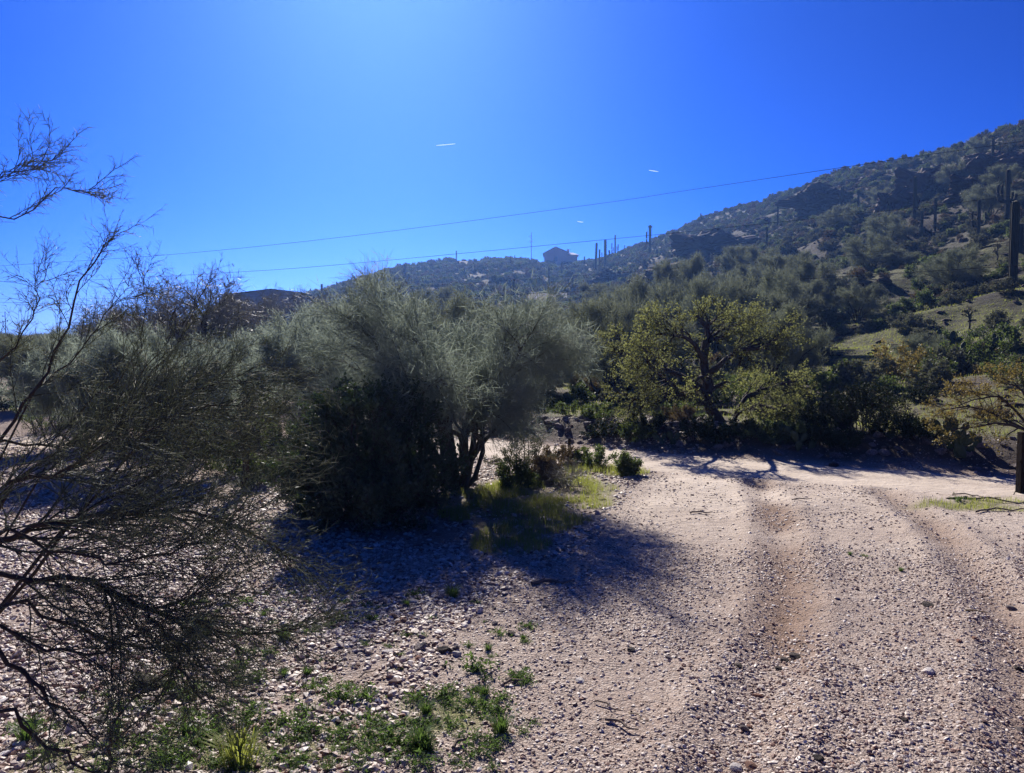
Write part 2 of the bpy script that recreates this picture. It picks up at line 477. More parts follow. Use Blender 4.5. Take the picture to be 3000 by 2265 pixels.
M['leaf_grey'] = mat_simple('grey_green_leaf', (0.10, 0.112, 0.078), (0.155, 0.16, 0.115), 2.5, 0.85, rand=0.5, spec=.08, translucent=(0.2, (0.17, 0.18, 0.09)))
M['leaf_brown'] = mat_simple('dry_brown_shrub', (0.13, 0.10, 0.065), (0.19, 0.155, 0.10), 2.5, 0.8, rand=0.4, spec=.08, translucent=(0.2, (0.2, 0.15, 0.07)))
M['saguaro'] = mat_simple('saguaro_skin', (0.035, 0.043, 0.026), (0.055, 0.058, 0.038), 1.5, 0.8, rand=0.25, spec=.1)
_p = [n_ for n_ in M['saguaro'].node_tree.nodes if n_.type == 'BSDF_PRINCIPLED'][0]
_p.inputs['Sheen Weight'].default_value = 0.6; _p.inputs['Sheen Roughness'].default_value = 0.35; _p.inputs['Sheen Tint'].default_value = (0.85, 0.80, 0.62, 1)
M['spine'] = mat_simple('straw_spine', (0.55, 0.50, 0.34), (0.40, 0.36, 0.24), 6, 0.5, translucent=(0.5, (0.75, 0.68, 0.42)))
M['cholla'] = mat_simple('cholla_joint', (0.16, 0.17, 0.09), (0.10, 0.11, 0.06), 8, 0.7)
M['pad'] = mat_simple('cactus_pad', (0.035, 0.055, 0.025), (0.055, 0.078, 0.038), 8, 0.6)
M['grass'] = mat_simple('fresh_grass', (0.14, 0.19, 0.04), (0.23, 0.24, 0.065), 1.2, 0.5, translucent=(0.45, (0.36, 0.40, 0.08)))
M['weed'] = mat_simple('weed_leaf', (0.07, 0.12, 0.035), (0.10, 0.15, 0.045), 5, 0.55, translucent=(0.35, (0.15, 0.25, 0.05)))
M['drygrass'] = mat_simple('dry_straw', (0.36, 0.29, 0.18), (0.28, 0.22, 0.13), 5, 0.7, translucent=(0.3, (0.4, 0.33, 0.2)))
M['stucco'] = mat_simple('tan_stucco', (0.93, 0.68, 0.56), (0.95, 0.70, 0.58), 2, 0.9, 0.2, 60)
M['roofd'] = mat_simple('dark_roof_edge', (0.10, 0.07, 0.07), (0.13, 0.10, 0.09), 4, 0.8)
M['roofm'] = mat_simple('pale_metal_roof', (0.55, 0.53, 0.50), (0.62, 0.60, 0.58), 2, 0.4)
M['shed'] = mat_simple('brown_metal_siding', (0.46, 0.32, 0.29), (0.50, 0.36, 0.32), 1, 0.7)
M['trim'] = mat_simple('white_trim', (0.72, 0.72, 0.70), (0.78, 0.78, 0.76), 4, 0.6)
M['glass'] = mat_simple('window_glass', (0.10, 0.10, 0.12), (0.14, 0.14, 0.16), 1, 0.15, spec=0.6)
M['pole'] = mat_simple('weathered_pole_wood', (0.10, 0.06, 0.045), (0.14, 0.09, 0.07), 5, 0.85, 0.4, 20)
M['post'] = mat_simple('dark_post_wood', (0.014, 0.011, 0.010), (0.022, 0.017, 0.015), 9, 0.95, 0.6, 30, spec=0.03)
M['wire'] = mat_simple('power_wire', (0.03, 0.03, 0.03), (0.04, 0.04, 0.04), 1, 0.9, spec=0.0)
M['steel'] = mat_simple('grey_steel', (0.25, 0.25, 0.26), (0.3, 0.3, 0.3), 3, 0.5)
M['wood'] = mat_simple('dead_wood', (0.14, 0.105, 0.08), (0.24, 0.19, 0.15), 10, 0.9, 0.7, 30)
M['contrail'] = mat_simple('ice_trail', (0.75, 0.85, 0.98), (0.75, 0.85, 0.98), 0.01, 1.0, translucent=(0.85, (0.78, 0.88, 1.0)))

# ------------------------------------------------------------------ terrain sheets
def masks(x, y):
    r = np.hypot(x, y)
    d, s_ = seg_dist(x, y, ROAD)
    ns = d * s_
    th = np.arctan2(x, y); px = 1500 + F * np.tan(np.clip(th, -1.25, 1.25))
    wob = 0.35 * fbm(x * 1.3, y * 1.3, 51, 3)
    road = 1 - sm((d + wob - 0.95) / 0.5)
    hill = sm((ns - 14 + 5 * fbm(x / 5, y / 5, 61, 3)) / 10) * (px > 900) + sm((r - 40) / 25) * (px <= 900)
    hill = np.maximum(hill, .75 * sm((ns - 1.3 + wob) / .8) * (px > 1300))  # road bank takes the dark slope tone too: its shade painted into the ground
    grass = np.zeros_like(x)
    def blob(cx, cy, rx, ry, w=1.0):
        nonlocal grass
        q = np.hypot((x - cx) / rx, (y - cy) / ry) + 0.45 * fbm(x * 1.1 + cx, y * 1.1, 71, 3)
        grass = np.maximum(grass, w * (1 - sm((q - 0.75) / 0.4)))
    for px_, py_, rx, ry in ((1520, 1480, 1.1, 1.6), (1440, 1580, .35, .5), (1640, 1430, 1.0, 1.4), (1700, 1470, .6, .6), (1480, 1600, .5, .4), (1790, 1380, .8, .7), (1600, 1530, .6, .4), (2880, 1480, 1.3, .35), (2760, 1480, .4, .25), (2990, 1475, .4, .4), (560, 2190, .55, .22), (820, 2215, .4, .2), (200, 2230, .3, .2), (1320, 2080, .35, .25), (1080, 2150, .35, .22)):
        p = at(px_, py_, 1); v = ray(px_, py_); k = CH / -v[2]; blob(v[0] * k, v[1] * k, rx, ry)
    bank = sm((ns - 2.6 + wob) / 0.8) * sm((px - 1500) / 200) * (1 - sm((r - 70) / 50))
    gpat = sm((fbm(x / 4.5, y / 4.5, 81, 4) + 0.42 - 0.005 * r) * 3)
    grass = np.maximum(grass, bank * gpat)
    ter = sm((px - 2330) / 120) * sm((r - 18) / 3) * (1 - sm((r - 85) / 30)) * sm((fbm(x / 5.5, y / 3.2, 83, 3) + .22) * 5)
    grass = np.maximum(grass, ter)
    left = sm((r - 20) / 5) * (px < 1100) * (1 - sm((r - 45) / 20)) * sm(fbm(x / 6, y / 6, 88, 3) * 3)
    grass = np.maximum(grass, left * 0.7)
    qr, _ = seg_dist(x, y, RUT); q2, _ = seg_dist(x, y, RUT2)
    dirt = np.exp(-(qr / 0.30) ** 2) * 1.0 * sm(0.7 + 1.3 * fbm(x * .8, y * .8, 91, 2)) + 0.6 * np.exp(-(q2 / 0.25) ** 2)
    dl, sl = seg_dist(x, y, DRIVE_L)
    rough = sm((-dl * sl) / 1.0 + 0.3) * (ns < 0)
    dirt = np.clip(dirt + 0.55 * sm(fbm(x * .9, y * .9, 95, 3) * 2.2) * (0.35 + 0.65 * rough), 0, 1)
    global SMOOTH
    SMOOTH = sm((r - 6.5) / 5) * sm(dl * sl / .6 + .2) * (ns < -.8) * np.clip(.62 + .5 * fbm(x * .7, y * 1.1, 97, 3), 0, .9) * (1 - np.clip(dirt, 0, 1))
    dirt = np.where(ns > 1.2, np.clip(dirt * 0.5 + 0.3, 0, 1), dirt)
    return grass, hill, road, dirt, ns, dl * sl

def sheet(name, V, Q, keep, att, label_kind='structure'):
    q = Q[keep]
    u, inv = np.unique(q, return_inverse=True)
    mb = MB(); mb.add(V[u], inv.reshape(q.shape))
    o = mb.obj(name, M['ground'], smooth=True)
    for nm, a in att.items():
        at_ = o.data.attributes.new(nm, 'FLOAT', 'POINT'); at_.data.foreach_set('value', a[u].astype(np.float32))
    tag(o, kind='structure')
    return o

th = np.concatenate([np.linspace(-math.pi, -0.75, 70, endpoint=False), np.linspace(-0.75, 0.75, 400, endpoint=False), np.linspace(0.75, math.pi, 71)])
rr = np.concatenate([[0.02], np.geomspace(1.2, 3.4, 8, endpoint=False), np.geomspace(3.4, 22, 165, endpoint=False), np.geomspace(22, 420, 145, endpoint=False), np.geomspace(420, 2400, 12)])
TH, RR = np.meshgrid(th, rr, indexing='ij')
X = RR * np.sin(TH); Y = RR * np.cos(TH); Z = H(X, Y)
V = np.stack([X, Y, Z], -1).reshape(-1, 3)
nr = len(rr); idx = np.arange(V.shape[0]).reshape(TH.shape)
Q = np.stack([idx[:-1, :-1], idx[:-1, 1:], idx[1:, 1:], idx[1:, :-1]], -1).reshape(-1, 4)[:, ::-1]
cx = V[Q].mean(1)
ga, hi_, ro, di, ns_, dl_ = masks(V[:, 0], V[:, 1])
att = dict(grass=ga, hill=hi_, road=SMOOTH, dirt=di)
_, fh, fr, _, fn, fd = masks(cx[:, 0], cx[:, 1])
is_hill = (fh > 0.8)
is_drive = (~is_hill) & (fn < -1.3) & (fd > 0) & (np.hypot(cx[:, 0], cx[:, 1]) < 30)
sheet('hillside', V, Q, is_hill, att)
sheet('gravel_drive', V, Q, is_drive, att)
sheet('ground', V, Q, ~(is_hill | is_drive), att)
# the dirt road: a strip that follows the ground, a little proud of it
cl = resample([(a, b, 0) for a, b in ROAD], 420)
tg = np.gradient(cl, axis=0); tg /= np.linalg.norm(tg, axis=1, keepdims=True)
nl = np.stack([-tg[:, 1], tg[:, 0], tg[:, 2] * 0], -1)
off = np.linspace(-1.25, 1.25, 15)
SV = cl[:, None, :] + nl[:, None, :] * off[None, :, None]
wobv = 0.14 * fbm(SV[..., 0] * 1.7, SV[..., 1] * 1.7, 101, 3)
SV = SV + nl[:, None, :] * (wobv * np.abs(off)[None, :])[..., None]
SV[..., 2] = H(SV[..., 0], SV[..., 1]) + 0.022 - 0.045 * (np.abs(off)[None, :] / 1.25) ** 6
si = np.arange(SV.shape[0] * 15).reshape(-1, 15)
SQ = np.stack([si[:-1, :-1], si[1:, :-1], si[1:, 1:], si[:-1, 1:]], -1).reshape(-1, 4)[:, ::-1]
SVf = SV.reshape(-1, 3)
rd = sheet('dirt_road', SVf, SQ, np.ones(len(SQ), bool), dict(grass=np.zeros(len(SVf)), hill=np.zeros(len(SVf)), road=np.tile(1 - 0.75 * np.exp(-((np.abs(off) - 0.0) / 0.22) ** 2) * 0.5 - 0.5 * (np.abs(off) / 1.25) ** 3, len(cl)), dirt=np.zeros(len(SVf))))

# ------------------------------------------------------------------ buildings on the ridge
hp = G(1628, 776); hp = on(1628, 296)
hr = empty('hill_house', hp, math.radians(-3))
tag(hr, 'tan stucco two storey house with a gabled end on the ridge right of the pole', 'house')
s_ = 0.1335
mb = MB()
zb = -3.0; ze = 4.5; zp = 6.8; x0, x1, dp = -4.5, 4.1, 11
mb.add([(x0, 0, zb), (x1, 0, zb), (x1, 0, ze + 0.5), ((x0 + x1) / 2, 0, zp), (x0, 0, ze)], [(0, 1, 2, 3, 4)])
mb.add([(x0, 0, zb), (x0, dp, zb), (x0, dp, ze), (x0, 0, ze)], [(0, 3, 2, 1)])
mb.add([(x1, 0, zb), (x1, dp, zb), (x1, dp, ze + .5), (x1, 0, ze + .5)], [(0, 1, 2, 3)])
mb.add([(x0, dp, zb), (x1, dp, zb), (x1, dp, ze + 0.5), ((x0 + x1) / 2, dp, zp), (x0, dp, ze)], [(4, 3, 2, 1, 0)])
mb.obj('wall', M['stucco'], hr)
mb = MB()
xm = (x0 + x1) / 2
for (a, za, b, zb_) in ((x0 - .5, ze - .2, xm, zp), (xm, zp, x1 + .4, ze + .35)):
    mb.add([(a, -.5, za), (b, -.5, zb_), (b, dp + .5, zb_), (a, dp + .5, za), (a, -.5, za + .28), (b, -.5, zb_ + .28), (b, dp + .5, zb_ + .28), (a, dp + .5, za + .28)],
           [(0, 1, 5, 4), (3, 7, 6, 2), (4, 5, 6, 7), (0, 3, 2, 1), (0, 4, 7, 3), (1, 2, 6, 5)])
mb.obj('roof', M['roofd'], hr)
mb = MB(); box(mb, x1 + .05, 8.1, 1.2, 9, zb, 4.0); mb.obj('wing', M['stucco'], hr)
mb = MB()
mb.add([(x1 + .1, .6, 4.1), (8.7, .6, 4.0), (8.7, 9.5, 4.0), (x1 + .1, 9.5, 4.1), (x1 + .1, 4.5, 5.5), (6.6, 4.5, 5.2)], [(0, 1, 5, 4), (2, 3, 4, 5), (0, 3, 2, 1)]); mb.add([(8.7, .6, 4.0), (8.7, 9.5, 4.0), (6.6, 4.5, 5.2), (6.6, 4.5, 5.2)], [(0, 1, 2, 3)])
mb.obj('wing_roof', M['roofm'], hr)
wf = MB()
for a, b, c, d in ((-.75, .75, 3.3, 3.5), (-.75, .75, 1.3, 1.5), (-.75, -.6, 1.5, 3.3), (.6, .75, 1.5, 3.3)): box(wf, a, b, -.08, .06, c, d)
w_ = wf.obj('window', M['stucco'], hr)
g_ = MB(); box(g_, -.6, .6, -.02, .05, 1.5, 3.3); g_.obj('pane', M['glass'], w_)
mb = MB(); box(mb, x1 + .15, x1 + .95, 3.2, 3.9, 4.4, 6.2); box(mb, x1, x1 + 1.1, 3.05, 4.05, 6.2, 6.4); mb.obj('chimney', M['stucco'], hr)
mb = MB(); box(mb, -6.2, -4.55, 2, 6, -3, 0.3); mb.add([(-6.5, 1.6, .3), (-4.56, 1.6, .95), (-4.56, 6.3, .95), (-6.5, 6.3, .3)], [(0, 1, 2, 3)]); mb.obj('lean_to', M['roofm'], hr)

sp = on(772, 140)
sr = empty('metal_barn', sp, math.radians(4))
tag(sr, 'long brown metal barn with a low gabled roof behind the left trees', 'barn')
hh = h_to(772, 866, sp); hpk = h_to(798, 849, sp)
mb = MB(); xa, xb, xp = -7.0, 6.7, 1.6
mb.add([(xa, 0, -3), (xb, 0, -3), (xb, 0, hh + .5), (xp, 0, hpk), (xa, 0, hh)], [(0, 1, 2, 3, 4)])
mb.add([(xa, 0, -3), (xa, 16, -3), (xa, 16, hh), (xa, 0, hh)], [(0, 3, 2, 1)])
mb.add([(xb, 0, -3), (xb, 16, -3), (xb, 16, hh + .5), (xb, 0, hh + .5)], [(0, 1, 2, 3)])
mb.add([(xa, 16, -3), (xb, 16, -3), (xb, 16, hh + .5), (xp, 16, hpk), (xa, 16, hh)], [(4, 3, 2, 1, 0)])
mb.obj('wall', M['shed'], sr)
mb = MB()
for (a, za, b, zb_) in ((xa - .3, hh - .02, xp, hpk), (xp, hpk, xb + .3, hh + .46)):
    mb.add([(a, -.4, za), (b, -.4, zb_), (b, 16.4, zb_), (a, 16.4, za), (a, -.4, za + .14), (b, -.4, zb_ + .14), (b, 16.4, zb_ + .14), (a, 16.4, za + .14)],
           [(0, 1, 5, 4), (3, 7, 6, 2), (4, 5, 6, 7), (0, 3, 2, 1), (0, 4, 7, 3), (1, 2, 6, 5)])
mb.obj('roof', M['roofd'], sr)
mb = MB(); box(mb, xa - .12, xa + .1, -.12, -.005, -3, hh - .1); mb.obj('corner_trim', M['trim'], sr)
for xx in (-1.9, 3.4):
    wf = MB(); box(wf, xx - .9, xx + .9, -.07, -.01, .6, 1.7); f_ = wf.obj('window', M['trim'], sr)
    g_ = MB(); box(g_, xx - .8, xx + .8, -.09, -.072, .7, 1.6); g_.obj('pane', M['glass'], f_)

# ------------------------------------------------------------------ poles and wires
def pole(px, py0, py1, d, label, name='utility_pole', rad=0.14, hard=True):
    p = on(px, d); h = h_to(px, py0, p)
    r = empty(name, p); tag(r, label, 'utility pole')
    V_, Q_ = tubes([[(0, 0, -1), (0, 0, h * .5), (0, 0, h)]], [[rad, rad * .85, rad * .65]], 10)
    mb = MB(); mb.add(V_, Q_); box(mb, -rad * .5, rad * .5, -rad * .5, rad * .5, h - .01, h + .02); mb.obj('shaft', M['pole'], r)
    if hard:
        for zz, sx in ((h * .86, -1), (h * .72, 1), (h * .70, -1)):
            mb = MB(); box(mb, min(0.1 * sx, sx * .55), max(0.1 * sx, sx * .55), -.05, .05, zz, zz + .09)
            b = mb.obj('bracket', M['steel'], r)
            mb = MB(); V_, Q_ = tubes([[(sx * .55, 0, zz - .1), (sx * .55, 0, zz + .1), (sx * .55, 0, zz + .3)]], [[.09, .14, .07]], 8); mb.add(V_, Q_); mb.obj('insulator', M['steel'], b)
    return r
pole(1556, 681, 775, 285, 'tall wooden utility pole on the ridge left of the tan house')
pole(20, 913, 985, 190, 'small dark pole on the horizon at the left edge', rad=.12)
pole(108, 960, 998, 230, 'short dark pole low on the left horizon behind twigs', rad=.12, hard=False)

def wire(pts, label, rad=0.022):
    P = resample([at(*p) for p in pts], 60)
    V_, Q_ = tubes(P[None], np.full((1, 60), rad), 4)
    mb = MB(); mb.add(V_, Q_)
    tag(mb.obj('power_line', M['wire'], smooth=True), label, 'power line', 'power lines strung across the valley')
wire([(-400, 806, 130), (0, 779, 122), (497, 746, 112), (1000, 695, 102), (1730, 600, 88), (2000, 560, 82), (2674, 460, 70), (3000, 413, 64), (3400, 350, 56)], 'topmost power line rising across the open blue sky')
wire([(-400, 835, 130), (0, 825, 122), (271, 820, 118), (646, 800, 110), (1000, 775, 102), (1950, 685, 83), (2172, 662, 79), (2628, 614, 71), (3000, 570, 64), (3400, 520, 56)], 'second power line down, passing just above the house roof')
wire([(-400, 868, 130), (0, 875, 122), (384, 874, 115), (800, 868, 107), (1117, 845, 100), (1520, 820, 92), (2185, 772, 79), (2723, 732, 69), (3000, 706, 64), (3400, 660, 56)], 'thin power line crossing the bushy slope under the house', 0.014)
wire([(-400, 876, 125), (0, 886, 115), (393, 895, 104), (800, 892, 90), (1280, 873, 75), (1434, 867, 71), (2000, 838, 58), (2459, 811, 49), (2995, 777, 40), (3400, 745, 34)], 'lowest and darkest power line, in front of the hillside trees', 0.017)

# ------------------------------------------------------------------ contrails
def contrail(px, py, w, tilt, label):
    d = 9000
    a = at(px - w / 2, py + tilt, d); b = at(px + w / 2, py - tilt, d)
    P = resample([a, (a * .5 + b * .5), b], 14)
    R_ = 1.5 + 3.5 * np.sin(np.linspace(0.1, 3.0, 14)) ** .7
    V_, Q_ = tubes(P[None], R_[None], 8); mb = MB(); mb.add(V_, Q_)
    tag(mb.obj('contrail', M['contrail'], smooth=True), label, 'contrail', 'short contrails in the sky')
contrail(1306, 424, 56, 2.5, 'longest short white contrail high in the middle sky')
contrail(1915, 501, 28, -2, 'small white contrail right of centre in the sky')
contrail(1700, 650, 17, -1, 'tiny faint contrail low above the house')

# ------------------------------------------------------------------ rocks
def rock_mesh(name, mat, seed, sub=3, rough=0.35, cuts=7, flat=1.0, freq=1.2):
    import bmesh
    bm = bmesh.new(); bmesh.ops.create_icosphere(bm, subdivisions=sub, radius=1)
    g = random.Random(seed)
    pl = [(Vector((g.gauss(0, 1), g.gauss(0, 1), g.gauss(0, 1))).normalized(), g.uniform(.55, .85)) for _ in range(cuts)]
    o = Vector((seed * 3.1, seed * 1.7, 0))
    for v in bm.verts:
        c = v.co.copy()
        for n_, k in pl:
            q = c.dot(n_)
            if q > k: c -= n_ * (q - k)
        c *= 1 + rough * mnoise.fractal(c * freq + o, 0.9, 2.1, 4)
        c.z *= flat
        v.co = c
    me = bpy.data.meshes.new(name); bm.to_mesh(me); bm.free()
    me.materials.append(mat)
    return me
def link(name, me, loc, rot=(0, 0, 0), sc=(1, 1, 1), parent=None):
    o = bpy.data.objects.new(name, me); COL.objects.link(o); o.location = loc; o.rotation_euler = rot; o.scale = sc
    if parent: o.parent = parent
    return o

CLIFF = [rock_mesh('cliff', M['cliff'], 100 + i, 5, 0.5, 14, 1.0, 2.4) for i in range(4)]
outs = [
    (2110, 705, 250, 85, 'dark rounded rock outcrop on the ridge below the small lone saguaro'),
    (1985, 790, 215, 90, 'broad dark rock face low on the slope right of the armed saguaros'),
    (2460, 572, 200, 70, 'dark overhanging rock band high under the ridge line'),
    (2665, 575, 150, 95, 'shadowed rock face left of the upper white chollas'),
    (2770, 530, 190, 96, 'large dark cliff under the summit slope'),
    (2950, 470, 200, 110, 'black summit crag at the upper right corner'),
    (1792, 812, 90, 44, 'small jagged outcrop below the tall saguaros by the house'),
    (2560, 520, 110, 30, 'low rock ledge on the ridge crest'),
    (2890, 540, 130, 60, 'dark ledge below the summit crag'),
    (2250, 640, 90, 34, 'small rock rib on the upper slope'),
    (2130, 850, 110, 36, 'half buried boulder hump in the middle slope scrub'),
]
for i, (px, py, w, h, lab) in enumerate(outs):
    p = G(px, py + h * .42); d = math.hypot(p.x, p.y)
    k = d / F
    o = link('rock_outcrop', CLIFF[i % 4], p + Vector((0, w * k * .40, h * k * .22)), (0, 0.06 * (i % 3 - 1), (i * 2.4) % .6 - .3), (w * k * .60, w * k * .42, h * k * .62))
    tag(o, lab, 'rock outcrop')

# ------------------------------------------------------------------ trees and shrubs
def crown_dims(P):
    return P

def limb_set(n, height, width, g, lean=0.0, base_r=0.06, start=0.08, offc=(0, 0), low=0.35):
    out = []; rad = []
    for i in range(n):
        a = 2 * math.pi * (i + g.random() * .7) / n
        e = g.uniform(0.25, 1.0)
        rx = width * .5 * math.sqrt(1 - (e * .85) ** 2) * g.uniform(.45, .8)
        tx, ty, tz = math.cos(a) * rx + offc[0], math.sin(a) * rx + offc[1], height * (low + (0.82 - low) * e)
        b = np.array([math.cos(a) * start, math.sin(a) * start, -0.08])
        m1 = np.array([tx * .22 + g.normal() * .05 * height, ty * .22 + g.normal() * .05 * height, tz * .42])
        m2 = np.array([tx * .62 + g.normal() * .05 * height, ty * .62 + g.normal() * .05 * height, tz * .80])
        out.append(resample([b, m1, m2, (tx, ty, tz)], 9, 0.012 * height, g))
        rad.append(base_r * (0.6 + 0.5 * g.random()) * np.linspace(1, .28, 9))
    return np.array(out), np.array(rad)

def palo_verde(name, pos, height, width, seed, label, mats=('bark_pv', 'twig_pv'), n1=8, n2=9, n3=9, n4=9, twr=0.006, cat='tree', group=None, base_r=None, leaf=0, leafmat=None, leafsize=.03,
               offc=(0, 0), droop=0.12, kink=.16, limbs=None, tl=0.12, up=.22, low=.35, sides3=3, spray=0, spl=.07, spe=9):
    g = np.random.default_rng(seed)
    root = empty(name, pos)
    tag(root, label, cat, group)
    br = base_r or 0.022 * height
    if limbs is None: P1, R1 = limb_set(n1, height, width, g, base_r=br, offc=offc, low=low)
    else: P1, R1 = limbs
    ctr = np.array([offc[0], offc[1], height * .3])
    P2, R2 = spawn(P1, R1, n2, .30, .98, .30 * height, ang=.75, up=up, out=.5, K=6, rs=.6, jit=kink, droop=droop, g=g)
    P3, R3 = spawn(P2, R2, n3, .20, 1, .17 * height, ang=.65, up=up * .5, out=.5, K=5, rs=.55, jit=kink, droop=droop, g=g, rmin=twr)
    P4, R4 = spawn(P3, R3 * 0 + twr, n4, .15, 1, tl * height, ang=.5, up=.05, out=.4, K=3, rs=.8, jit=.12, droop=droop, g=g, tipr=.35)
    mb = MB(); mb.add(*tubes(P1, R1, 8)); mb.add(*tubes(P2, R2, 5)); mb.obj('trunk', M[mats[0]], root, True)
    mb = MB(); mb.add(*tubes(P3, R3, sides3), 0)
    mb.add(*tubes(P4, R4, 3), 0)
    ml = [M[mats[1]]]
    if spray:
        mb.add(*leaves(P3, spray, spl * height, g, t0=.1, elong=spe, hang=.25, spread=.35), 0)
    if leaf:
        mb.add(*leaves(P4, leaf, leafsize, g), 1); ml.append(M[leafmat])
    mb.obj('crown', ml, root)
    return root

# centre palo verde (wide crown over the dark bush)
cp = G(1345, 1432)
palo_verde('palo_verde_tree', cp, h_to(1345, 758, cp), 6.0, 11, 'wide grey green palo verde with fine drooping twigs behind the big dark bush',
           mats=('bark_pv', 'twig_soft'), n1=16, n2=11, n3=12, n4=6, spray=30, spl=.05, spe=30, twr=.0032, base_r=.055, offc=(-.30, .3), droop=.10, kink=.14, tl=.11, up=.16, low=.22)

# right mesquite: leaning trunk with sweeping limbs
mp = on(2150, 18.0)
kk = mp.y / F
def MP(px, py, dy=0): return ((px - 2150) * kk, dy, at(px, py, 18.0).z - mp.z)
paths = [([(MP(2165, 1310)[0], 0, -.15), MP(2125, 1250), MP(2105, 1225), MP(2080, 1190), MP(2070, 1130), MP(2070, 1060, .2), MP(2078, 990, .3), MP(2085, 965, .3), MP(2062, 935, .4)], .17),
         ([MP(2078, 1180), MP(2030, 1158, -.3), MP(1975, 1150, -.5), MP(1935, 1155, -.7), MP(1880, 1165, -.8), MP(1820, 1150, -.9)], .09),
         ([MP(2070, 1145), MP(2020, 1110, .3), MP(1975, 1085, .5), MP(1930, 1090, .7), MP(1880, 1050, .9), MP(1830, 1040, 1.0)], .08),
         ([MP(2072, 1100), MP(2100, 1070, -.2), MP(2150, 1030, -.3), MP(2200, 1020, -.5), MP(2250, 1000, -.5)], .08),
         ([MP(2140, 1262), MP(2165, 1210), MP(2190, 1170, .2), MP(2230, 1150, .3), MP(2300, 1130, .3), MP(2360, 1120, .5)], .06),
         ([MP(2138, 1262), MP(2150, 1220, -.3), MP(2185, 1180, -.7), MP(2240, 1190, -.9), MP(2290, 1200, -1.0)], .045),
         ([MP(2068, 1060), MP(2010, 1000, -.4), MP(1960, 985, -.6), MP(1915, 975, -.7)], .06),
         ([MP(2080, 1000), MP(2120, 970, .5), MP(2170, 955, .7), MP(2215, 945, .7)], .05),
         ([MP(1975, 1150, -.5), MP(1940, 1110, -.9), MP(1890, 1080, -1.1), MP(1860, 1020, -1.2)], .045)]
LP = np.array([resample(p, 12, .02) for p, r in paths]); LR = np.array([r * np.linspace(1, .35, 12) for p, r in paths])
palo_verde('mesquite_tree', mp, 2.8, 4.6, 12, 'dark leaning mesquite with a curved trunk and yellow green leaves beyond the dirt road', mats=('bark_dark', 'bark_dark'), n2=11, n3=9, n4=4,
           twr=.005, limbs=(LP, LR), leaf=9, leafmat='leaf_mesq', leafsize=.045, droop=.2, kink=.28, tl=.08, up=.10)

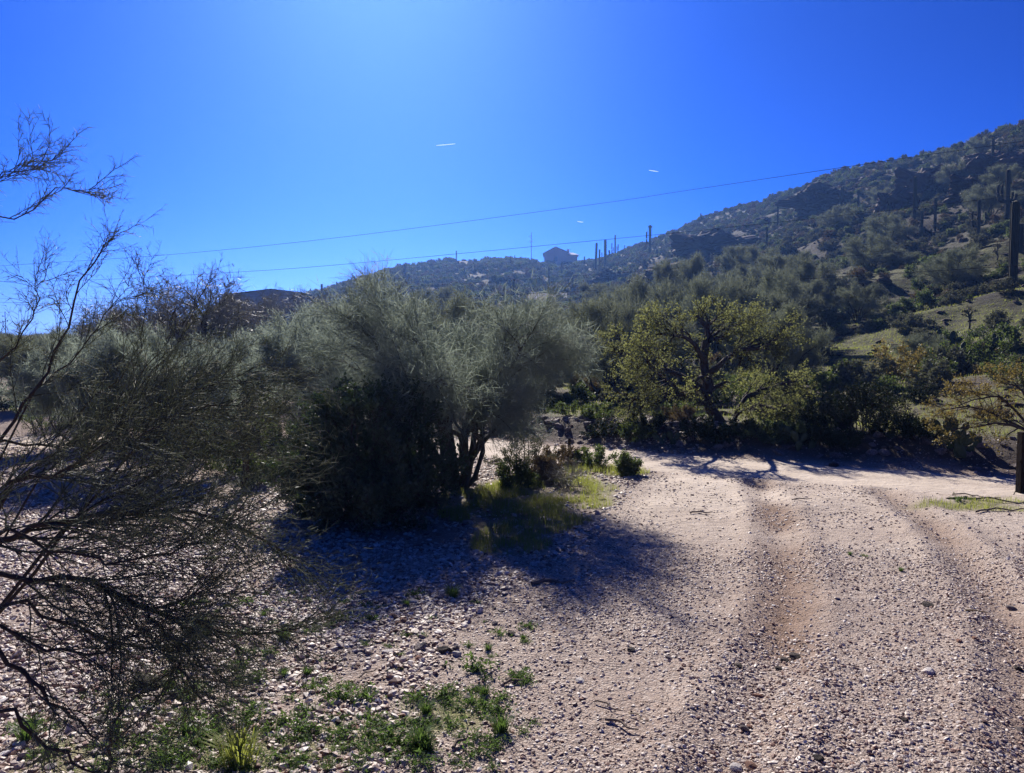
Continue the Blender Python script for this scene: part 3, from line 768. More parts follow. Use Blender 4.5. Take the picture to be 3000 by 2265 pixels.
# foreground thorny shrub on the left edge, its root just outside the frame
def limb_px(pts): return [at(*p) for p in pts]
fgb = np.array([-3.2, 3.7, 0.0])
fg = [
    ([(-500, 1900, 3.7), (-200, 1700, 3.6), (0, 1580, 3.6), (147, 1532, 3.7), (300, 1500, 3.8), (430, 1495, 3.9), (600, 1505, 4.0), (760, 1570, 4.1), (850, 1640, 4.1)], .024),
    ([(-450, 1850, 3.5), (-150, 1740, 3.4), (80, 1700, 3.4), (230, 1705, 3.4), (340, 1745, 3.45), (450, 1795, 3.5), (600, 1830, 3.6), (740, 1850, 3.7), (880, 1840, 3.8)], .020),
    ([(340, 1745, 3.45), (430, 1790, 3.4), (490, 1850, 3.4), (515, 1910, 3.4), (540, 1980, 3.4), (590, 2030, 3.5)], .010),
    ([(-400, 1950, 3.2), (-100, 1920, 3.0), (60, 1980, 3.0), (150, 2050, 3.0), (240, 2120, 3.1), (290, 2165, 3.1)], .015),
    ([(-450, 1750, 3.9), (-150, 1450, 4.1), (0, 1290, 4.3), (90, 1175, 4.4), (150, 1060, 4.5), (210, 900, 4.5), (270, 780, 4.5), (305, 715, 4.5)], .020),
    ([(-400, 1700, 4.1), (-100, 1370, 4.2), (60, 1305, 4.3), (190, 1297, 4.4), (280, 1240, 4.5), (380, 1150, 4.6), (460, 1040, 4.7)], .018),
    ([(-500, 1100, 4.0), (-250, 780, 4.0), (-60, 660, 4.0), (60, 625, 4.0), (170, 560, 4.0), (230, 553, 4.0), (282, 548, 4.0)], .007),
    ([(-500, 1000, 4.1), (-250, 700, 4.1), (-80, 600, 4.1), (30, 520, 4.1), (110, 485, 4.1), (165, 452, 4.1)], .007),
    ([(-400, 900, 4.3), (-200, 700, 4.2), (-60, 560, 4.2), (40, 500, 4.2), (100, 470, 4.2)], .006),
    ([(-300, 1650, 4.2), (0, 1480, 4.3), (170, 1390, 4.4), (330, 1270, 4.5), (480, 1170, 4.6), (620, 1130, 4.7), (735, 1120, 4.7)], .016),
    ([(-200, 1700, 4.0), (150, 1600, 4.1), (300, 1430, 4.3), (420, 1290, 4.4), (560, 1210, 4.5), (700, 1190, 4.6)], .014),
    ([(-100, 1650, 3.8), (200, 1560, 3.9), (400, 1420, 4.1), (560, 1340, 4.2), (700, 1300, 4.3)], .013),
    ([(-400, 1500, 4.4), (-100, 1200, 4.6), (40, 1030, 4.7), (100, 900, 4.8), (135, 800, 4.8)], .012),
    ([(-200, 1450, 4.5), (60, 1230, 4.7), (190, 1080, 4.9), (300, 950, 5.0), (360, 860, 5.0)], .012),
    ([(-100, 1500, 4.5), (200, 1250, 4.8), (330, 1120, 5.0), (420, 980, 5.1), (410, 800, 5.1)], .012),
    ([(0, 1450, 4.5), (280, 1250, 4.8), (440, 1110, 5.0), (540, 960, 5.1), (600, 850, 5.2)], .011),
    ([(-300, 1800, 3.3), (0, 1790, 3.2), (200, 1830, 3.3), (380, 1890, 3.4), (520, 1890, 3.5)], .013),
    ([(-300, 2000, 2.9), (-50, 2080, 2.8), (120, 2180, 2.8), (260, 2260, 2.9), (420, 2290, 3.0)], .012),
    ([(300, 2330, 3.2), (320, 2230, 3.2), (330, 2150, 3.2), (390, 2060, 3.3), (470, 2010, 3.4)], .012),
    ([(-300, 1650, 3.4), (-60, 1500, 3.4), (150, 1400, 3.5), (320, 1300, 3.6), (470, 1250, 3.7)], .012),
    ([(-300, 1700, 3.1), (-60, 1620, 3.1), (150, 1600, 3.2), (330, 1640, 3.2), (500, 1620, 3.3), (640, 1560, 3.4)], .012),
    ([(-350, 1800, 3.3), (-100, 1830, 3.2), (120, 1900, 3.2), (300, 1910, 3.2), (480, 1800, 3.3), (640, 1720, 3.4)], .011),
]
g = np.random.default_rng(5)
P1 = []
for p, r in fg:
    q = limb_px(p)
    if p[0][0] < 0: q = [Vector(fgb)] + q[1:]
    q = [Vector((v.x, v.y, max(v.z, .05))) for v in q]
    P1.append(resample(q, 16, .012, g))
P1 = np.array(P1); R1 = np.array([r * (.55 if 4 <= k_ <= 5 or 12 <= k_ <= 15 else .72) * np.linspace(1.1, .3, 16) for k_, (p, r) in enumerate(fg)])
org = Vector(fgb); P1 = P1 - fgb
rt = empty('thorn_shrub', org); tag(rt, 'dark thorny bare shrub spreading in from the left edge, nearest the camera', 'shrub')
grp = {'sky': [6, 7, 8], 'up': [4, 5, 12, 13, 14, 15], 'low': [0, 1, 9, 10, 11, 19, 20], 'mid': [2, 16, 21], 'bot': [3, 17, 18]}
spec_ = {'sky': (9, .42, .27, 6, .12), 'up': (13, .34, .36, 8, .18), 'low': (32, .22, .62, 12, .30), 'mid': (26, .22, .48, 10, .24), 'bot': (9, .35, .34, 7, .16)}
L2 = []; L3 = []
for kx, ii in grp.items():
    n_, t_, ln_, m_, l3_ = spec_[kx]
    a_, b_ = spawn(P1[ii], R1[ii], n_, t_, .99, ln_, ang=.50, up=.10 if kx != 'low' else .04, K=8, rs=.5, jit=.13, droop=.02, g=g, rmin=.0026, var=.5, zmin=None)
    c_, d_ = spawn(a_, b_, m_, .12, 1, l3_, ang=.52, up=.03, K=5, rs=.6, jit=.15, droop=.02, g=g, rmin=.0018, var=.5, zmin=None)
    L2.append((a_, b_)); L3.append((c_, d_))
P2 = np.concatenate([a for a, b in L2]); R2 = np.concatenate([b for a, b in L2])
P3 = np.concatenate([a for a, b in L3]); R3 = np.concatenate([b for a, b in L3])
P2[..., 2] = np.maximum(P2[..., 2], .03); P3[..., 2] = np.maximum(P3[..., 2], .02)
P4, R4 = spawn(P3, R3 * 0 + .0023, 5, .05, 1, .060, ang=.9, up=.0, K=2, rs=.75, jit=.1, g=g, tipr=.2, var=.5)
mb = MB(); mb.add(*tubes(P1, R1, 8)); mb.obj('limbs', M['bark_dark'], rt, True).name = 'trunk'
mb = MB(); mb.add(*tubes(P2, R2, 4)); mb.add(*tubes(P3, R3, 3)); mb.obj('branches', M['twig_fg'], rt).name = 'branchwork'
mb = MB(); mb.add(*tubes(P4, R4, 3)); mb.obj('spurs', M['spur_fg'], rt).name = 'foliage'

# leafy shrubs
def leafy_shrub(name, pos, height, width, seed, label, leafmat, nst=16, n2=8, n3=6, nl=8, ls=.03, cat='bush', group=None, elong=1.8, twigmat='bark_dark', twr=.004, hang=.6, depth=None, ang=.5, single=False, low=.1, link_=True):
    g = np.random.default_rng(seed)
    P1 = []; R1 = []
    for i in range(nst):
        a = 2 * math.pi * (i + g.random()) / nst; e = g.random()
        rx = width * .5 * math.cos(e * 1.35) * g.uniform(.6, .85); ry = rx * ((depth or width) / width)
        z = height * (low + (0.88 - low) * math.sin(e * 1.5))
        b = np.array([math.cos(a) * .08 * width, math.sin(a) * .08 * width, -.05])
        P1.append(resample([b, (b[0] + math.cos(a) * rx * .4, b[1] + math.sin(a) * ry * .4, z * .5), (math.cos(a) * rx, math.sin(a) * ry, z)], 6, .02 * height, g))
        R1.append(np.linspace(1, .3, 6) * .012 * height ** .6)
    P1 = np.array(P1); R1 = np.array(R1)
    P2, R2 = spawn(P1, R1, n2, .2, 1, .28 * height, ang=ang * 1.4, up=.3, out=.5, K=4, rs=.6, jit=.15, g=g, rmin=twr)
    P3, R3 = spawn(P2, R2, n3, .2, 1, .15 * height, ang=ang * 1.2, up=.2, out=.4, K=3, rs=.7, jit=.12, g=g, rmin=twr * .8)
    lm = leaves(P3, nl, ls, g, elong=elong, hang=hang)
    if single:
        mb = MB(); mb.add(*tubes(P1, R1, 3), 1); mb.add(*tubes(P2, R2, 3), 1); mb.add(*lm, 0)
        mb.add(*tubes(P3, R3, 3), 1) if n3 * n2 * nst < 900 else None
        return mb.mesh(name, [M[leafmat], M[twigmat]])
    root = empty(name, pos); tag(root, label, cat, group)
    mb = MB(); mb.add(*tubes(P1, R1, 5)); mb.add(*tubes(P2, R2, 3)); mb.add(*tubes(P3, R3, 3)); mb.obj('stems', M[twigmat], root).name = 'stem'
    mb = MB(); mb.add(*lm); mb.obj('foliage', M[leafmat], root)
    return root

jp = G(1120, 1560)
leafy_shrub('jojoba_bush', on(1085, 9.7), h_to(1100, 1140, on(1085, 9.7)), 2.75, 21, 'big dark round leathery bush in its own black shadow at the centre', 'leaf_jojoba', nst=40, n2=13, n3=9, nl=10, ls=.050, elong=1.8, low=.03, depth=2.4)
p_ = on(905, 10.4)
leafy_shrub('jojoba_bush', p_, h_to(905, 1270, p_), 1.1, 22, 'smaller open leafed bush merging into the left flank of the big dark bush', 'leaf_jojoba', nst=16, n2=9, n3=7, nl=9, ls=.036, low=.05)

rows = [
 # name, px, d, pytop, width m, seed, mat, label
 ('creosote_bush', 790, 13.2, 1225, 2.0, 'leaf_creo', 'bright green bush behind the cholla at the left of the big dark bush'),
 ('creosote_bush', 690, 13.0, 1290, 1.3, 'leaf_creo', 'green bush around the foot of the tall dark cholla'),
 ('desert_shrub', 745, 12.0, 1335, .8, 'leaf_creo', 'light green feathery bush right of the cholla foot'),
 ('desert_shrub', 905, 14.5, 1240, 2.2, 'leaf_jojoba', 'dark bush in the gap between cholla and centre palo verde'),
 ('desert_shrub', 560, 14.5, 1210, 2.2, 'leaf_creo', 'dim green bush seen through the thorny twigs on the left'),
 ('creosote_bush', 130, 19.0, 1165, 2.6, 'leaf_creo', 'sunlit green bush beyond the clearing at far left'),
 ('creosote_bush', 330, 21.0, 1120, 3.0, 'leaf_creo', 'olive bush behind the clearing, left of the bare tree'),
 ('desert_shrub', 1530, 13.2, 1270, 1.5, 'leaf_grey', 'round grey green shrub just right of the centre palo verde trunk'),
 ('desert_shrub', 1640, 14.2, 1325, 1.2, 'leaf_brown', 'purplish brown twiggy shrub beside the small wooden post'),
 ('desert_shrub', 1510, 11.8, 1345, .7, 'leaf_creo', 'low yellow green shrub in the grass at the palo verde foot'),
 ('desert_shrub', 1740, 14.0, 1350, 1.1, 'leaf_creo', 'low green shrub at the bend of the drive'),
 ('desert_shrub', 1600, 12.4, 1395, .8, 'leaf_brown', 'dry brown brush heap at the edge of the grass patch'),
 ('desert_shrub', 1840, 13.0, 1375, .5, 'leaf_creo', 'small green weed shrub on the gravel where the drive meets the road'),
 ('desert_shrub', 1850, 19.5, 1205, 2.0, 'leaf_grey', 'grey green shrub under the left limb of the mesquite'),
 ('desert_shrub', 1990, 19.0, 1195, 1.8, 'leaf_creo', 'dark green shrub close left of the mesquite trunk'),
 ('desert_shrub', 1765, 18.5, 1250, 1.6, 'leaf_creo', 'low dark bush on the bank left of the mesquite'),
 ('desert_shrub', 2260, 18.0, 1220, 1.3, 'leaf_creo', 'low green shrub right of the mesquite foot'),
 ('dark_bush', 2540, 15.6, 1130, 2.6, 'leaf_shade', 'big black shadowed bush on the bank right of the mesquite'),
 ('dark_bush', 2430, 16.4, 1165, 1.9, 'leaf_shade', 'dark twiggy bush joined to the left side of the black bush'),
 ('desert_shrub', 2625, 15.2, 1215, 1.6, 'leaf_shade', 'sprawling dark bush at the right foot of the black bush'),
 ('desert_shrub', 2340, 17.6, 1180, 1.4, 'leaf_creo', 'thin green shrub between mesquite and black bush'),
 ('desert_shrub', 2910, 18.0, 1265, 1.3, 'leaf_brown', 'brownish low shrub under the yellow mesquite branches'),
 ('desert_shrub', 1900, 17.2, 1240, 1.5, 'leaf_shade', 'dark shrub on the bank edge under the mesquite limbs, left one'),
 ('desert_shrub', 2050, 16.4, 1225, 1.6, 'leaf_shade', 'black shrub on the bank edge touching the mesquite trunk'),
 ('desert_shrub', 1990, 17.8, 1260, 1.2, 'leaf_brown', 'brown shrub on the bank under the mesquite limbs'),
 ('desert_shrub', 2230, 15.9, 1262, 1.3, 'leaf_creo', 'low dark green shrub at the bank edge right of the mesquite foot'),
 ('desert_shrub', 2330, 15.6, 1270, 1.1, 'leaf_creo', 'low shrub with yellow green tips between the mesquite and the black bush'),
 ('desert_shrub', 1690, 19.0, 1215, 2.2, 'leaf_creo', 'dark green bush beyond the small wooden post'),
 ('desert_shrub', 1600, 21.0, 1190, 2.4, 'leaf_shade', 'dark bush beyond the road behind the grey green shrub'),
 ('desert_shrub', 420, 17.0, 1180, 2.6, 'leaf_creo', 'dim bush behind the thorny shrub, left of the bare tree foot'),
 ('desert_shrub', 600, 17.5, 1165, 2.6, 'leaf_jojoba', 'dark bush around the foot of the tall bare tree'),
 ('desert_shrub', 830, 17.0, 1150, 2.6, 'leaf_creo', 'blue green bush between the bare tree and the big dark bush'),
 ('desert_shrub', 230, 26.0, 1090, 3.2, 'leaf_creo', 'dim bush beyond the left clearing under the far trees'),
 ('desert_shrub', 150, 25.0, 1060, 3.4, 'leaf_creo', 'olive bush beyond the left clearing, right of the edge bush'),
 ('desert_shrub', 470, 16.0, 1120, 2.4, 'leaf_grey', 'grey green bush deep behind the thorny shrub tips'),
 ('desert_shrub', 30, 24.0, 1080, 3.0, 'leaf_jojoba', 'dark bush at the left edge beyond the clearing'),
 ('bank_shrub', 1780, 17.3, 1268, 1.3, 'leaf_shade', 'low dark shrub at the left end of the stony bank'),
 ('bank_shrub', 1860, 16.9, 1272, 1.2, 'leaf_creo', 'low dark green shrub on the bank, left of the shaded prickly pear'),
 ('bank_shrub', 2100, 16.2, 1275, 1.2, 'leaf_shade', 'low black shrub in front of the mesquite trunk foot'),
 ('bank_shrub', 2180, 16.1, 1270, 1.2, 'leaf_shade', 'low black shrub right against the mesquite foot'),
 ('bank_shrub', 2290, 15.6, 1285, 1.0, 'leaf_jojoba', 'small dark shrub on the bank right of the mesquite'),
 ('bank_shrub', 2400, 15.3, 1275, 1.2, 'leaf_shade', 'low dark shrub on the bank left of the black bush'),
 ('bank_shrub', 2700, 14.9, 1285, 1.1, 'leaf_shade', 'low dark shrub at the right end of the black bush shadow'),
 ('bank_shrub', 2480, 15.0, 1262, 1.3, 'leaf_shade', 'dark shrub skirt under the left half of the black bush'),
 ('desert_shrub', 2130, 24.0, 1120, 2.4, 'leaf_creo', 'green shrub behind the mesquite trunk'),
 ('desert_shrub', 2250, 25.0, 1060, 2.6, 'leaf_mesq', 'yellow green bush behind the right side of the mesquite crown'),
 ('desert_shrub', 2380, 24.0, 1080, 1.9, 'leaf_creo', 'dark bush on the slope above the thin green shrub'),
 ('mesquite_bush', 2630, 27.0, 1000, 3.0, 'leaf_yel', 'brown gold leaved mesquite bush on the slope above the black bush'),
 ('desert_shrub', 2740, 30.0, 1010, 2.6, 'leaf_creo', 'dark bush right of the brown gold mesquite bush'),
 ('desert_shrub', 2890, 30.0, 960, 2.8, 'leaf_creo', 'dark tangled bush below the large right saguaro'),
 ('desert_shrub', 2970, 24.0, 1040, 2.2, 'leaf_creo', 'dark bush at the right edge above the yellow branches'),
 ('desert_shrub', 2700, 22.0, 1125, 1.2, 'leaf_shade', 'dark bush on the slope with a long black shadow'),
 ('desert_shrub', 2310, 32.0, 970, 2.2, 'leaf_grey', 'grey shrub left of the hillside palo verde'),
 ('desert_shrub', 2660, 46.0, 925, 4.0, 'leaf_grey', 'wide grey bush right of the hillside palo verde'),
 ('desert_shrub', 2920, 52.0, 880, 4.0, 'leaf_grey', 'wide shadowed bush below the right palo verde'),
 ('desert_shrub', 2750, 70.0, 800, 4.5, 'leaf_creo', 'dark wide bush high above the right palo verde'),
]
for i, (nm, px, d, pt, w, lm, lab) in enumerate(rows):
    p = on(px, d); h = max(.35, h_to(px, pt, p))
    far = d > 23
    leafy_shrub(nm, p, h, w, 300 + i, lab, lm, nst=(26 if nm == 'dark_bush' else 12 if far else 15), n2=(8 if nm == 'dark_bush' else 7), n3=(8 if nm == 'dark_bush' else 5), nl=(7 if far else 9), ls=(.0032 * d if far else .038 if lm != 'leaf_grey' else .028),
                elong=2.2, twr=.00022 * d, low=.05, hang=.3)

# right edge: yellow mesquite whose trunk stands outside the frame
yp = on(3080, 13.5)
kk = 13.5 / F
def YP(px, py, dy=0): return ((px - 3080) * kk, dy, (1330 - py) * kk)
paths = [([(0, 0, -.1), YP(3060, 1280), YP(3020, 1250), YP(2980, 1235), YP(2930, 1230, .1), YP(2860, 1242, .2), YP(2800, 1255, .2)], .035),
         ([YP(3020, 1250), YP(2970, 1215, .3), YP(2920, 1190, .4), YP(2870, 1185, .5), YP(2810, 1195, .5)], .025),
         ([YP(3030, 1240), YP(2990, 1180, .2), YP(2950, 1150, .3), YP(2890, 1160, .3), YP(2850, 1180, .4)], .025),
         ([YP(3040, 1250), YP(3020, 1170), YP(2985, 1120), YP(2950, 1110, .2)], .028),
         ([YP(3040, 1250), YP(3070, 1150), YP(3100, 1080), YP(3120, 1050, .2)], .03)]
LP = np.array([resample(p, 10, .01) for p, r in paths]); LR = np.array([r * np.linspace(1, .3, 10) for p, r in paths])
palo_verde('mesquite_tree', yp, 1.7, 2, 15, 'small mesquite with golden yellow leaves reaching in at the right edge', mats=('bark_dark', 'bark_dark'), n2=8, n3=6, n4=4, twr=.003, limbs=(LP, LR),
           leaf=7, leafmat='leaf_yel', leafsize=.036, droop=.05, kink=.25, tl=.09)

# background trees at left and behind, each with its own crown
trees = [
 (588, 22, 778, 3.2, 'twig_pale', 'tall bare pale twigged tree with a dark trunk left of the barn'),
 (440, 25, 842, 3.4, 'twig_pale', 'pale twiggy tree left of the dark trunked bare tree'),
 (345, 27, 862, 3.0, 'twig_pale', 'thin pale tree behind the upright thorny twigs at left'),
 (735, 40, 815, 4.0, 'twig_pale', 'thin bare tree whose top shows over the barn roof'),
 (885, 60, 835, 5.0, 'twig_pale', 'bare tree at the right corner of the barn'),
 (700, 24, 950, 3.6, 'twig_soft', 'grey green palo verde in front of the barn, left one'),
 (870, 27, 925, 3.6, 'twig_soft', 'upright grey palo verde in front of the barn right end'),
 (990, 26, 885, 4.0, 'twig_soft', 'grey palo verde between the barn and the centre tree'),
 (800, 20, 950, 3.6, 'twig_soft', 'low blue grey palo verde in front of the barn bushes'),
 (350, 14.5, 945, 2.6, 'twig_soft', 'soft grey palo verde filling the gap behind the left twigs'),
 (530, 13.5, 965, 2.2, 'twig_soft', 'small soft grey palo verde left of the columnar cholla'),
 (230, 17.0, 975, 2.8, 'twig_soft', 'soft grey palo verde just beyond the left clearing'),
 (640, 18, 1000, 3.0, 'twig_soft', 'pale grey palo verde right of the dark trunk of the bare tree'),
 (930, 17, 915, 3.2, 'twig_soft', 'pale grey palo verde against the left flank of the centre tree'),
 (380, 30, 950, 3.6, 'twig_soft', 'grey palo verde behind the upright thorny branches'),
 (160, 30, 985, 4.0, 'twig_pv', 'grey tree just above the far left clearing'),
 (500, 19, 960, 3.2, 'twig_soft', 'dim palo verde behind the tips of the thorny shrub'),
 (250, 33, 955, 4.2, 'twig_soft', 'grey tree on the flat at left under the horizon'),
 (80, 30, 975, 4.6, 'twig_pv', 'low grey tree on the far left flat'),
 (2510, 52, 832, 6.6, 'twig_pv', 'round palo verde with a dark forked trunk standing on the grassy slope'),
 (2812, 60, 780, 6.4, 'twig_pv', 'palo verde with a thick trunk on the upper right slope'),
 (2620, 74, 735, 5.6, 'twig_pv', 'palo verde on the slope above and right of the round one'),
 (2370, 60, 760, 7.5, 'twig_pv', 'broad palo verde above and left of the round one'),
 (2230, 46, 790, 6.5, 'twig_pv', 'tall palo verde rising behind the mesquite crown'),
 (2080, 40, 800, 6.0, 'twig_pv', 'palo verde directly behind the top of the mesquite'),
 (1930, 44, 800, 6.5, 'twig_pv', 'wide palo verde behind the left half of the mesquite'),
 (1990, 70, 745, 7.5, 'twig_pv', 'palo verde under the broad dark rock face'),
 (1800, 52, 830, 6.5, 'twig_pv', 'palo verde on the lower slope right of the centre tree crown'),
 (1690, 40, 880, 5.5, 'twig_pv', 'palo verde just behind the right shoulder of the centre tree'),
 (2890, 110, 520, 6.5, 'twig_pv', 'grey green tree cluster below the summit crag'),
 (2790, 130, 500, 9.5, 'twig_pv', 'wide grey green tree below the large dark cliff'),
 (2700, 34, 975, 2.6, 'twig_pv', 'small grey tree beside the open grassy slope at right'),
]
protos = {}
for i, (px, d, pt, w, tm, lab) in enumerate(trees):
    p = on(px, d); h = max(1.2, h_to(px, pt, p))
    key = (tm, i % 2)
    if lab.startswith(('tall bare pale', 'round palo verde')):
        r = palo_verde('palo_verde_tree', p, h, w, 500 + i, lab, mats=('bark_dark', tm), n1=8, n2=9, n3=8, n4=3, twr=.00021 * d, kink=.2, spray=8 if tm == 'twig_pale' else 44, spe=17, base_r=.018 * h, low=.4 if i > 5 else .5)
        protos.setdefault(key, (r, h, w))
        continue
    if key not in protos:
        r = palo_verde('palo_verde_tree', p, h, w, 500 + i, lab, mats=('bark_dark', tm), n1=8, n2=9, n3=8, n4=3, twr=.00024 * d, kink=.2, spray=8 if tm == 'twig_pale' else 44, spe=17, base_r=.018 * h)
        protos[key] = (r, h, w)
    else:
        r0, h0, w0 = protos[key]
        dup(r0, p, i * 1.9, (w / w0, w / w0, h / h0), lab)
pv = [v for k, v in protos.items() if k[0] == 'twig_pv']
# massed palo verdes of the lower slope
rg = random.Random(3)
nmass = 0
LZ = [('palo verde among many massed on the lower slope behind the centre tree', 950, 1750), ('palo verde among many massed on the lower slope behind the mesquite', 1750, 2350), ('palo verde among many scattered on the right hand slope', 2350, 3100), ('grey scrub tree among many on the flat land at left', -150, 950)]
for k in range(150):
    lab, a, b = LZ[k % 4] if k < 140 else LZ[0]
    px = rg.uniform(a, b)
    if a == 2350: d = rg.uniform(55, 180)
    elif a < 0: d = rg.uniform(24, 120)
    else: d = 26 + 75 * rg.random() ** 1.3
    if a == 2350 and k % 8 > 3 or a == 2350 and k > 90: continue
    if abs(px - 772) < 140 and d > 45 and d < 150: continue
    p = on(px, d)
    top = rg.uniform(2.0, 3.6) * (1 + d / 260)
    if a < 0:
        top = min(top, max(1.3, h_to(px, 975 if px < 420 else 900, p)))
    r0, h0, w0 = pv[k % len(pv)]
    w = top * rg.uniform(1.3, 1.8)
    dup(r0, p, rg.uniform(0, 6.28), (w / w0, w / w0, top / h0), lab, lab.replace('palo verde among many', 'palo verdes').replace('grey scrub tree among many', 'scrub trees'))

# ------------------------------------------------------------------ saguaros
def column(path, rad, mb, ribs=12):
    P = resample(path, 101)[[0, 10, 20, 30, 40, 50, 60, 70, 80, 90, 95, 98, 99, 100]]; K = 14
    s = np.linspace(0, 1, K); R_ = rad * np.ones(K)
    R_[-1] = rad * .12; R_[-2] = rad * .55; R_[-3] = rad * .80; R_[-4] = rad * .95; R_[0] = rad * .75; R_[1] = rad * .88
    # close the tip neatly
    P[-2] = P[-1] * .7 + P[-3] * .3 if False else P[-2]
    sides = ribs * 2
    V_, Q_ = tubes(P[None], R_[None], sides)
    Vr = V_.reshape(K, sides, 3); c = P[:, None, :]
    Vr[:, ::2] = c + (Vr[:, ::2] - c) * 0.86
    mb.add(Vr.reshape(-1, 3), Q_)

def saguaro(px, pt, pb, arms, label, thick=1.0, lean=0.0, hi=420):
    p = G(px, pb, hi=hi); h = h_to(px, pt, p)
    h = max(h, .8)
    root = empty('saguaro', p - Vector((0, 0, .15)))
    tag(root, label, 'saguaro cactus', 'saguaros on the hillside')
    d = math.hypot(p.x, p.y)
    rad = max(.20, min(.38, .044 * h)) * thick
    mb = MB(); column([(0, 0, 0), (lean * h * .3, 0, h * .33), (lean * h * .7, 0, h * .66), (lean * h, 0, h + .15)], rad, mb)
    mb.obj('trunk', M['saguaro'], root)
    for (side, z0, ln, out) in arms:
        z = h * z0; o_ = side * rad * out
        ya = .3 * rad * (1 if side > 0 else -1) * out
        mb = MB(); column([(lean * z, 0, z), (lean * z + o_ * .75, ya * .6, z + abs(o_) * .12), (lean * z + o_, ya, z + abs(o_) * .6), (lean * z + o_ * 1.02, ya, z + h * ln * .55), (lean * z + o_ * .98, ya, z + h * ln)], rad * .62, mb, 9)
        mb.obj('arm', M['saguaro'], root)
    return root
